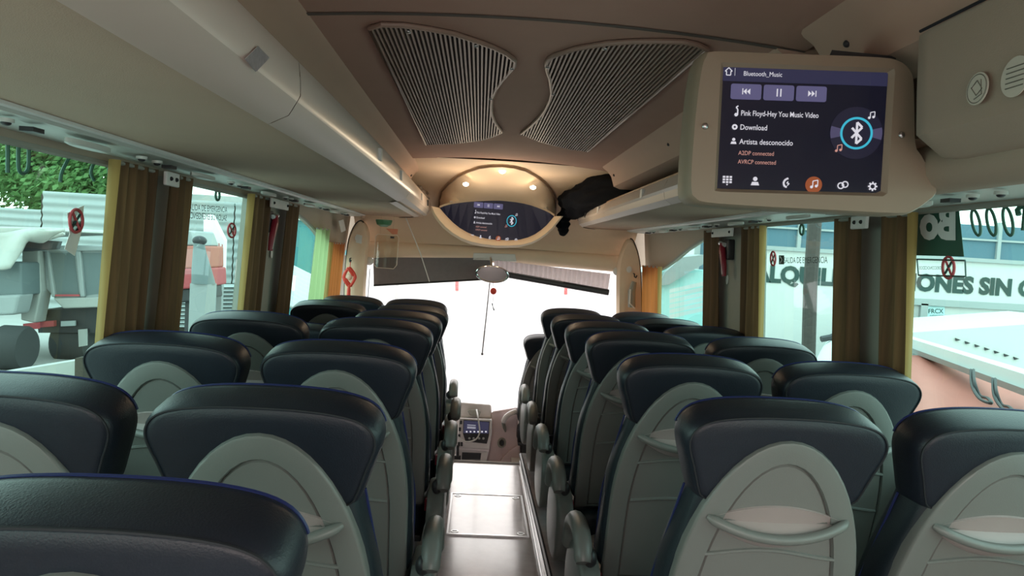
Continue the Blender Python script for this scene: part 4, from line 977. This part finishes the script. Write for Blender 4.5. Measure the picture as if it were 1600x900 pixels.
# bodywork under the bus windows is not seen; truck side ---------------------------------
TY = 15.5
def A(px, py, Y=TY): return at(px, py, Y)
tr = thing('dump_truck', Vector((A(115, 480).x, TY, GZ)), 'grey dump truck seen from behind with a two-panel tailgate', 'truck')
def psl(pts, Y, d, name, m_, par, bevel=0): # slab facing the bus, thickness d away
    return MB().loft([[A(x, y, Y) for x, y in pts], [A(x, y, Y)+Vector((0, d, 0)) for x, y in pts]]).build(name, M[m_], par, smooth=0, bevel=bevel)
tg = psl([(62, 386), (168, 385), (174, 462), (160, 478), (95, 479), (70, 450)], TY, 4.5, 'tipper_body', 'truckgrey', tr, .05)
psl([(60, 384), (169, 383), (170, 392), (62, 393)], TY-.10, .15, 'tailgate_rail', 'truckgrey', tr, .03)
psl([(74, 395), (116, 395), (124, 463), (86, 463)], TY-.005, .02, 'tailgate_panel', 'truckpanel', tr)
psl([(126, 395), (160, 395), (165, 458), (131, 462)], TY-.005, .02, 'tailgate_panel', 'truckpanel', tr)
for pts in ([(70, 392), (75, 392), (86, 464), (80, 464)], [(117, 392), (125, 392), (132, 464), (125, 464)], [(160, 392), (167, 392), (172, 460), (165, 462)]):
    psl(pts, TY-.08, .09, 'tailgate_rib', 'truckgrey', tr, .02)
psl([(30, 373), (84, 377), (80, 389), (32, 393)], TY-.7, .3, 'tarp_shadow_gap', 'dark', tr)  # dark slab standing in for the shade under the tarpaulin
psl([(86, 460), (124, 460), (124, 463), (86, 463)], TY-.09, .02, 'red_stripe', 'decalr', tr)
psl([(82, 466), (166, 464), (160, 480), (98, 482)], TY-.12, .15, 'tailgate_lip', 'trucklight', tr, .03)
psl([(34, 388), (60, 386), (64, 455), (54, 505), (32, 500)], TY-.2, .4, 'mudguard_panel', 'trucklight', tr, .03)
psl([(56, 485), (160, 480), (155, 520), (60, 520)], TY+.3, 3.5, 'chassis', 'dark', tr)
psl([(36, 506), (58, 504), (58, 514), (36, 516)], TY-.25, .1, 'tail_light', 'decalr', tr)
psl([(60, 503), (84, 501), (84, 510), (60, 512)], TY+.2, .1, 'reflector', 'decalr', tr)
psl([(95, 502), (117, 501), (117, 509), (95, 510)], TY+.2, .05, 'number_plate', 'sheet', tr)
psl([(30, 520), (56, 520), (56, 558), (32, 560)], TY-.22, .05, 'mud_flap', 'trucklight', tr)
psl([(122, 515), (135, 514), (135, 540), (123, 542)], TY+.2, .05, 'mud_flap', 'trucklight', tr)
def wheel(px, py, rpx, Y, par, w=.5):
    c = A(px, py, Y); r = rpx/FPX*Y
    o = MB().loft([[c+Vector((dx, r*k*math.cos(t*math.pi/12), r*k*math.sin(t*math.pi/12))) for t in range(24)] for k, dx in ((.5, .05), (.62, 0), (.92, 0), (1, .05), (1, w-.05), (.92, w), (.6, w))]).build('wheel', M['tyre'], par)
    MB().loft([[c+Vector((dx, r*k*math.cos(t*math.pi/8), r*k*math.sin(t*math.pi/8))) for t in range(16)] for k, dx in ((.5, .02), (.3, -.03), (.12, -.05))]).build('wheel_hub', M['truckpanel'], o)
wheel(92, 533, 30, TY+.7, tr, .7); wheel(164, 508, 17, TY+3, tr)
t2 = thing('covered_truck', Vector((A(5, 460).x, TY-.6, GZ)), 'pale truck with a white tarpaulin in front of the dump truck', 'truck')
psl([(-160, 412), (32, 410), (34, 462), (-160, 470)], TY-.8, 3, 'truck_side', 'truckpanel', t2, .04)
def tarp(u, v):
    p = A(-160+262*u, 356+8*math.sin(u*3.1)+(56-42*max(0, min(1, (u-.68)/.08)))*v+3*math.sin(u*23)*v, TY-1.0+.25*math.sin(u*14+v*2)*v); return p
o_ = MB().grid(tarp, 40, 8).build('tarpaulin', M['tarpw'], t2, smooth=80); sm_ = o_.modifiers.new('thick', 'SOLIDIFY'); sm_.thickness = .06
psl([(-160, 350), (95, 356), (100, 362), (-160, 372)], TY-.9, 2.6, 'tarpaulin_top', 'tarpw', t2, .06)
psl([(-160, 468), (30, 460), (22, 492), (-160, 500)], TY-.9, .5, 'mudguard', 'truckgrey', t2, .05)
wheel(2, 542, 34, TY-.9, t2)
# fence of horizontal sheets behind, trees
fy = 24
fe = thing('sheet_fence', Vector((A(100, 350, fy).x, fy, GZ)), 'white corrugated sheet fence behind the trucks', 'fence')
for i in range(7):
    xa = -26 + i*3.0
    def sh(u, v, xa=xa): return Vector((xa+2.96*u, fy+.03*math.sin(v*14*2*math.pi), GZ+3.3*v+(0.6 if i > 3 else 0)*v))
    MB().grid(sh, 1, 84).build('fence_panel', M['sheet'], fe, smooth=80)
    MB().box(xa-.08, xa+.08, fy+.05, fy+.2, GZ, GZ+3.8).build('fence_post', M['bark'], fe)
def dn(p): return Vector((p.x, p.y, GZ))
lw = thing('low_wall', A(100, 590, 12), 'low white kerb wall with a brown stub in front of the truck wheels', 'wall')
MB().hexa([A(-40, 590, 11.5), A(140, 560, 12.5), dn(A(140, 560, 12.5)), dn(A(-40, 590, 11.5))], [A(-40, 590, 11.5)+Vector((0, .5, 0)), A(140, 560, 12.5)+Vector((0, .5, 0)), dn(A(140, 560, 12.5))+Vector((0, .5, 0)), dn(A(-40, 590, 11.5))+Vector((0, .5, 0))]).build('kerb', M['tarpw'], lw, smooth=0)
MB().hexa([A(117, 560, 11.9), A(130, 558, 11.9), dn(A(130, 588, 11.9)), dn(A(117, 590, 11.9))], [A(117, 560, 11.9)+Vector((0, .2, 0)), A(130, 558, 11.9)+Vector((0, .2, 0)), dn(A(130, 588, 11.9))+Vector((0, .2, 0)), dn(A(117, 590, 11.9))+Vector((0, .2, 0))]).build('stub_post', M['bark'], lw, smooth=0)
rs = random.Random(3)
def tree(x, y, h, r, label, n=1500):
    root = thing('tree', (x, y, GZ), label, 'tree', 'trees behind the sheet fence')
    m = MB().tube([(x, y, GZ), (x+.2, y, GZ+h*.4), (x-.1, y+.1, GZ+h*.8)], [.22, .16, .05], 8)
    for k in range(4):
        a = k*1.6; m.tube([(x+.1, y, GZ+h*(.35+.1*k)), (x+r*.6*math.cos(a), y+r*.6*math.sin(a), GZ+h*(.6+.1*k))], [.08, .02], 6)
    m.build('trunk', M['bark'], root)
    m = MB(); blobs = [(rs.uniform(-r, r), rs.uniform(-r, r), rs.uniform(h*.42, h)) for _ in range(18)]
    for _ in range(n):
        b = rs.choice(blobs); c = Vector((x+b[0]+rs.gauss(0, r*.25), y+b[1]+rs.gauss(0, r*.25), GZ+b[2]+rs.gauss(0, r*.25)))
        a = Vector((rs.uniform(-1, 1), rs.uniform(-1, 1), rs.uniform(-1, 1))).normalized(); q = a.orthogonal().normalized(); t = a.cross(q); s_ = rs.uniform(.07, .17)*min(1, r+.2)
        m.add([c-q*s_, c-t*s_*.5, c+q*s_, c+t*s_*.5], [(0, 1, 2, 3)])
    o = m.build('foliage', M['leafs'], root, smooth=0, fix=False); o['kind'] = 'stuff'
tree(-20.5, 28, 7.2, 1.7, 'leafy green tree farthest along the sheet fence toward the frame edge', 9000)
tree(-17.9, 30.5, 7.6, 1.8, 'leafy green tree rising over the tarpaulin truck', 9000)
tree(-16.4, 27.5, 7.0, 1.5, 'leafy green tree straight above the dump truck', 9000)
tree(-14.3, 29.5, 7.8, 1.6, 'leafy green tree by the curtain end of the fence', 9000)
tree(-17.6, 23.2, 3.9, .55, 'small bushy tree in front of the fence', 1200)
# second truck-side window: red vehicle, white van, slatted shutter
Yv = 11
rv = thing('red_van', A(297, 430, Yv), 'red vehicle seen through the emergency exit window', 'van')
for pts, d0, d, nm, mt in (([(255, 385), (305, 384), (306, 420), (250, 420)], 0, 1.2, 'van_body_upper', 'tarpr'), ([(245, 420), (306, 420), (307, 450), (240, 455)], -.05, 1.3, 'van_body_lower', 'decalr'), ([(240, 453), (306, 449), (308, 470), (236, 480)], .05, 1.1, 'van_underside', 'dark'), ([(262, 360), (296, 360), (305, 384), (258, 384)], .05, 1, 'van_cab', 'truckgrey')):
    MB().loft([[A(x, y, Yv+d0) for x, y in pts], [A(x, y, Yv+d0)+Vector((0, d, 0)) for x, y in pts]]).build(nm, M[mt], rv, smooth=0, bevel=.03)
for x in (252, 296):
    p = A(x, 470, Yv+.2); MB().tube([(p.x, Yv+.15, GZ+.42), (p.x, Yv+.40, GZ+.42)], .42, 18).build('wheel', M['tyre'], rv)
    MB().box(p.x-.06, p.x+.06, Yv+.2, Yv+.5, GZ+.4, p.z+.3).build('axle_leg', M['dark'], rv, smooth=0)
bb = thing('white_billboard', A(335, 390, 12.5), 'white board with red lettering beside the red vehicle', 'billboard')
MB().loft([[A(x, y, 12.5)+Vector((0, d, 0)) for x, y in ((318, 335), (330, 335), (350, 375), (348, 437), (318, 430))] for d in (0, .15)]).build('board', mat('white_board', (.82, .78, .78), .6), bb, smooth=0)
m = MB(); put_text(m, 'TAU', lambda x, y: A(x, y+(x-328)*.35, 12.48), 328, 384, 348, 9, .02); m.build('lettering', M['decalr'], bb, smooth=0, fix=False)
for x in (322, 344):
    p = A(x, 432, 12.55); MB().box(p.x-.05, p.x+.05, 12.5, 12.6, GZ, p.z).build('board_post', M['truckgrey'], bb, smooth=0)
gp = thing('reflected_figure', A(313, 420, 10.5), 'grey upright shape modelled for a glass reflection, dark topped, beside the red vehicle', 'reflection shape')  # solid shape modelled for a person-like reflection in the glass
MB().loft([[A(312+dx, yy, 10.5)+Vector((w*math.cos(t*math.pi/8), w*math.sin(t*math.pi/8), 0)) for t in range(16)] for yy, dx, w in ((443, 6, .16), (420, 3, .13), (395, 0, .09), (380, -1, .07))]).build('grey_shape', M['truckpanel'], gp)
p = A(318, 443, 10.5); MB().box(p.x-.14, p.x+.14, 10.38, 10.62, GZ, p.z).build('plinth', M['truckgrey'], gp, smooth=0)
MB().ball(A(312, 376, 10.5), .10, .09, .07).build('dark_top', M['dark'], gp)
sf = thing('slatted_shutter', A(330, 480, 13.5), 'grey green horizontal slat shutter below the white board', 'shutter')
for k in range(11):
    y0_ = 444+k*6.2
    MB().hexa([A(240, y0_+5, 13.5), A(378, y0_+5, 13.5), A(378, y0_+5, 13.6), A(240, y0_+5, 13.6)], [A(240, y0_, 13.56), A(378, y0_, 13.56), A(378, y0_, 13.6), A(240, y0_, 13.6)]).build('slat', M['sheet'], sf, smooth=0)
MB().hexa([A(240, 443, 13.66), A(378, 443, 13.66), A(378, 520, 13.66), A(240, 520, 13.66)], [A(240, 443, 13.7), A(378, 443, 13.7), A(378, 520, 13.7), A(240, 520, 13.7)]).build('shutter_backing', M['bark'], sf, smooth=0)
wh = thing('far_warehouse', A(400, 400, 30), 'pale blue warehouse wall behind the emergency exit window', 'building')
MB().box(-15.5, -6.6, 32, 40, GZ, GZ+4.2).build('warehouse_wall', mat('warehouse', (.30, .42, .42), .8, var=.1, scale=.6), wh, smooth=0)
for i in range(5): MB().box(-15.5+i*2.1, -15.4+i*2.1, 31.9, 32, GZ, GZ+4.2).build('wall_rib', M['sheet'], wh, smooth=0)
MB().box(-15.7, -6.4, 31.8, 40.2, GZ+4.2, GZ+4.5).build('roof_edge', M['concrete'], wh, smooth=0)
# front truck-side window: white ribbed canopy below a teal wall
ca = thing('ribbed_canopy', A(470, 440, 12), 'white ribbed sheet canopy seen through the front truck side window', 'canopy')
def cnp(u, v):
    p = A(452+44*u, 412+22*u+62*v, 12+2.5*(1-v)); p.z += .03*math.sin(v*9*2*math.pi); return p
o_ = MB().grid(cnp, 4, 90).build('canopy_sheet', M['concrete'], ca, smooth=80); sm_ = o_.modifiers.new('thick', 'SOLIDIFY'); sm_.thickness = .04
MB().tube([A(496, 430, 12.3), A(482, 500, 12), Vector((A(482, 500, 12).x, 12, GZ))], .05, 8).build('canopy_pole', M['dark'], ca)
tw = thing('teal_building', A(480, 390, 22), 'dark teal building wall above the ribbed canopy', 'building')
MB().box(-6.4, -3.9, 22, 24, GZ, GZ+3.4).build('building_wall', mat('teal_wall', (.06, .24, .26), .8), tw, smooth=0)
MB().box(-6.5, -3.8, 21.9, 24.1, GZ+3.4, GZ+3.6).build('roof_edge', M['concrete'], tw, smooth=0)

# white wall side ---------------------------------------------------------------
WY = 12.0
rw = thing('rental_wall', A(1400, 480, WY), 'long white wall with large dark rental lettering in capitals', 'wall')
a_, b_ = A(1150, 395, WY), A(1800, 430, WY)
MB().box(A(1130, 400, WY).x, A(1830, 400, WY).x, WY, WY+.4, GZ, A(1400, 402, WY).z).build('wall_panel', M['concrete'], rw, smooth=0)
MB().box(A(1130, 400, WY).x, A(1830, 400, WY).x, WY-.05, WY+.45, A(1400, 402, WY).z, A(1400, 396, WY).z).build('coping', M['sheet'], rw, smooth=0)
m = MB(); L0, L1 = A(1178, 437, WY-.01), A(1815, 470, WY-.01)
vs, fs = text2d('ALQUILER CAMIONES SIN CONDUCTOR', .05); mxx = max(v[0] for v in vs); hh = 26/FPX*WY
m.add([Vector((L0.x+(L1.x-L0.x)*v[0]/mxx, WY-.012, L0.z-.015+v[1]/.72*hh)) for v in vs], fs); m.build('lettering', M['decal'], rw, smooth=0, fix=False)
MB().box(A(1425, 480, WY).x, A(1830, 480, WY).x, WY-.06, WY-.001, A(1500, 480, WY).z, A(1500, 470, WY).z).build('rail', M['sheet'], rw, smooth=0)
MB().box(A(1436, 480, WY).x, A(1447, 480, WY).x, WY-.06, WY-.001, A(1440, 528, WY).z, A(1440, 474, WY).z).build('upright', M['sheet'], rw, smooth=0)
MB().box(A(1423.5, 480, WY).x, A(1425, 480, WY).x, WY-.06, WY-.001, A(1440, 524, WY).z, A(1440, 478, WY).z).build('dark_gap', M['dark'], rw, smooth=0)
fr = thing('wall_plate', A(1462, 487, WY-.02), 'small pale plate lettered FRCX on the white wall', 'sign')
MB().prism([A(x, y, WY-.02) for x, y in ((1449, 478), (1476, 479), (1476, 497), (1449, 496))], (0, .015, 0)).build('plate', mat('plate_blue', (.45, .66, .68), .6), fr, smooth=0)
m = MB(); put_text(m, 'FRCX', lambda x, y: A(x, y, WY-.024), 1451, 489.5, 1474, 7, .01); put_text(m, 'columnas', lambda x, y: A(x, y, WY-.024), 1453, 494, 1474, 3); m.build('lettering', M['decal'], fr, smooth=0, fix=False)
bf_ = thing('blue_panel_fence', A(1560, 380, 20), 'blue grey panelled fence above the white wall', 'fence')
for i in range(9):
    x0_ = A(1090+78*i, 390, 20).x; x1_ = A(1090+78*(i+1), 390, 20).x
    if i in (4,): continue
    MB().box(x0_, x1_-.04, 20, 20.05, GZ, A(1560, 362, 20).z+.15).build('panel', M['bluefence'], bf_, smooth=0)
    MB().box(x0_-.05, x0_+.05, 19.92, 20.1, GZ, A(1560, 362, 20).z+.25).build('post', M['sheet'], bf_, smooth=0)
MB().box(A(1090, 390, 20).x, A(1790, 390, 20).x, 19.93, 20, A(1560, 378, 20).z, A(1560, 375, 20).z).build('rail', M['sheet'], bf_, smooth=0)
# white ramp plank with holes, hoses, red tarpaulin
rp_ = thing('white_gantry_beam', A(1500, 570, 6.5), 'white sloping metal beam with dark holes over the red tarpaulin', 'beam')
MB().hexa([A(1416, 527, 7.5), A(1640, 597, 5.6), A(1640, 622, 5.6), A(1416, 541, 7.5)], [A(1416, 523, 7.9), A(1640, 588, 6.0), A(1640, 610, 6.0), A(1416, 535, 7.9)]).build('beam_body', M['concrete'], rp_, smooth=0)
MB().hexa([A(1416, 541, 7.45), A(1640, 622, 5.55), A(1640, 634, 5.6), A(1416, 548, 7.5)], [A(1416, 541, 7.6), A(1640, 622, 5.7), A(1640, 634, 5.75), A(1416, 548, 7.65)]).build('lower_flange', M['sheet'], rp_, smooth=0)
pt = thing('white_container', A(1520, 560, 9), 'white container side with a row of dark slots', 'container')
MB().loft([[A(x, y, 9.5)+Vector((0, d, 0)) for x, y in ((1420, 520), (1700, 500), (1700, 660), (1640, 640), (1420, 545))] for d in (0, 1.5)]).build('container_side', M['concrete'], pt, smooth=0)
for k in range(7):
    x, y = 1496+15.2*k, 530+4.9*k
    MB().prism([A(x-4, y-2, 9.49), A(x+4, y+1, 9.49), A(x-3, y+2.5, 9.49)], (0, -.02, 0)).build('slot', M['dark'], pt, smooth=0)
for px, py, yy in ((1430, 548, 7.7), (1636, 634, 5.85)):
    p = A(px, py, yy); MB().box(p.x-.06, p.x+.06, yy-.06, yy+.06, GZ, p.z+.05).build('beam_post', M['sheet'], rp_, smooth=0)
p = A(1560, 640, 9.5); MB().box(A(1425, 560, 9.5).x, A(1700, 560, 9.5).x, 9.52, 10.9, GZ, A(1420, 545, 9.5).z+.05).build('container_lower', M['concrete'], pt, smooth=0)
rt = thing('red_tarpaulin', A(1500, 620, 6.2), 'faded red tarpaulin draped over a load below the windows', 'tarpaulin')
def rtf(u, v):
    px = 1380+290*u; py = 548+18*abs(u-.35)+150*v
    top = 558 if u < .2 else 558+ (u-.2)*60
    if v > .93:
        q = rtf(u, .93); return Vector((q.x+.05*math.sin(u*40), q.y-.1*(v-.93)/.07, q.z+(GZ+.03-q.z)*(v-.93)/.07))
    return A(px, top+150*v, 7.3-2.6*v+.25*math.sin(u*11+v*4)*v-.5*u*v+.18*math.sin(u*23-3*v)*v)
o_ = MB().grid(rtf, 60, 24).build('tarpaulin_cloth', M['tarpr'], rt, smooth=80); sm_ = o_.modifiers.new('thick', 'SOLIDIFY'); sm_.thickness = .02
for k, (x, y) in enumerate(((1517, 578), (1551, 592))):
    tag(MB().tube(smoothpoly([A(x, y, 5.9), A(x+2, y+25, 5.6), A(x+14, y+45, 5.3), A(x+32, y+52, 5.1), A(x+26, y+44, 5.3), A(x+14, y+40, 5.5), A(x+6, y+20, 5.6), A(x+4, y, 5.9)], 5), .012, 6).build('black_hose', M['black']), ['black looped hose hanging under the white beam, one closer to the curtain', 'black looped hose hanging under the white beam, one further from the curtain'][k], 'hose')
# pole, white car bonnet, front window things
tag(MB().tube([Vector((A(1262, 600, 8).x-.05, 8, GZ)), A(1262, 600, 8), A(1266, 450, 8), A(1276, 300, 8)], .075, 10).build('wooden_pole', M['wood']), 'dark upright wooden pole outside the window', 'pole')
wc = thing('white_car', A(1300, 545, 7), 'white car bonnet and windscreen corner behind the dark curtain', 'car')
def carf(u, v):
    a = math.pi*u
    return A(1320-50*math.cos(a)*(.55+.45*v), 534-6*(1-v)*math.sin(a)+40*v**1.3, 7.2-1.0*v-.3*math.sin(a))
MB().grid(carf, 20, 10).build('bonnet', M['concrete'], wc, smooth=80)
MB().tube([A(1283, 530, 6.9), A(1298, 527, 6.9), A(1312, 521, 6.9)], .03, 6).build('wiper', M['dark'], wc)
ts = thing('teal_shed', A(1060, 410, 16), 'teal shed with a grey sloping roof outside the front window', 'building')
MB().box(A(1015, 450, 16).x, A(1120, 450, 16).x, 16, 18, GZ, A(1060, 420, 16).z).build('shed_wall', mat('shed_teal', (.35, .60, .58), .8), ts, smooth=0)
MB().loft([[A(x, y, 15.8)+Vector((0, d, 0)) for x, y in ((1028, 446), (1040, 425), (1066, 402), (1100, 398), (1100, 412), (1045, 445))] for d in (0, 2)]).build('roof_slope', M['truckgrey'], ts, smooth=0)
for k in range(6):
    MB().hexa([A(1046, 452+8*k, 13), A(1100, 440+8*k, 13), A(1100, 440+8*k, 13.2), A(1046, 452+8*k, 13.2)], [A(1046, 458+8*k, 13), A(1100, 446+8*k, 13), A(1100, 446+8*k, 13.2), A(1046, 458+8*k, 13.2)]).build('slat', M['concrete'], ts, smooth=0)  # pale slats modelled for a slatted reflection in the front window
# far front: white hall with faint red banners
fh = thing('white_hall', (0, 26, GZ), 'washed-out white hall straight ahead through the windscreen', 'building')
MB().box(-7.4, 9.0, 26, 30, GZ, GZ+5).build('hall_wall', mat('hall_white', (.85, .84, .83), .8), fh, smooth=0)
for k in range(8): MB().box(-7.2+2.1*k, -7.1+2.1*k, 25.95, 26, GZ, GZ+5).build('wall_rib', M['concrete'], fh, smooth=0)
for px, py, lab in ((714, 446, 'faint red hanging banner ahead beside the dark blind'), (884, 452, 'faint red hanging banner ahead under the pale blind')):
    tag(MB().hexa([A(px-2.5, py-9, 25.88), A(px+2.5, py-9, 25.88), A(px+2.5, py+8, 25.88), A(px-2.5, py+8, 25.88)], [A(px-2.5, py-9, 26), A(px+2.5, py-9, 26), A(px+2.5, py+8, 26), A(px-2.5, py+8, 26)]).build('red_banner', mat('banner_red', (.6, .12, .12), .8), smooth=0), lab, 'banner')
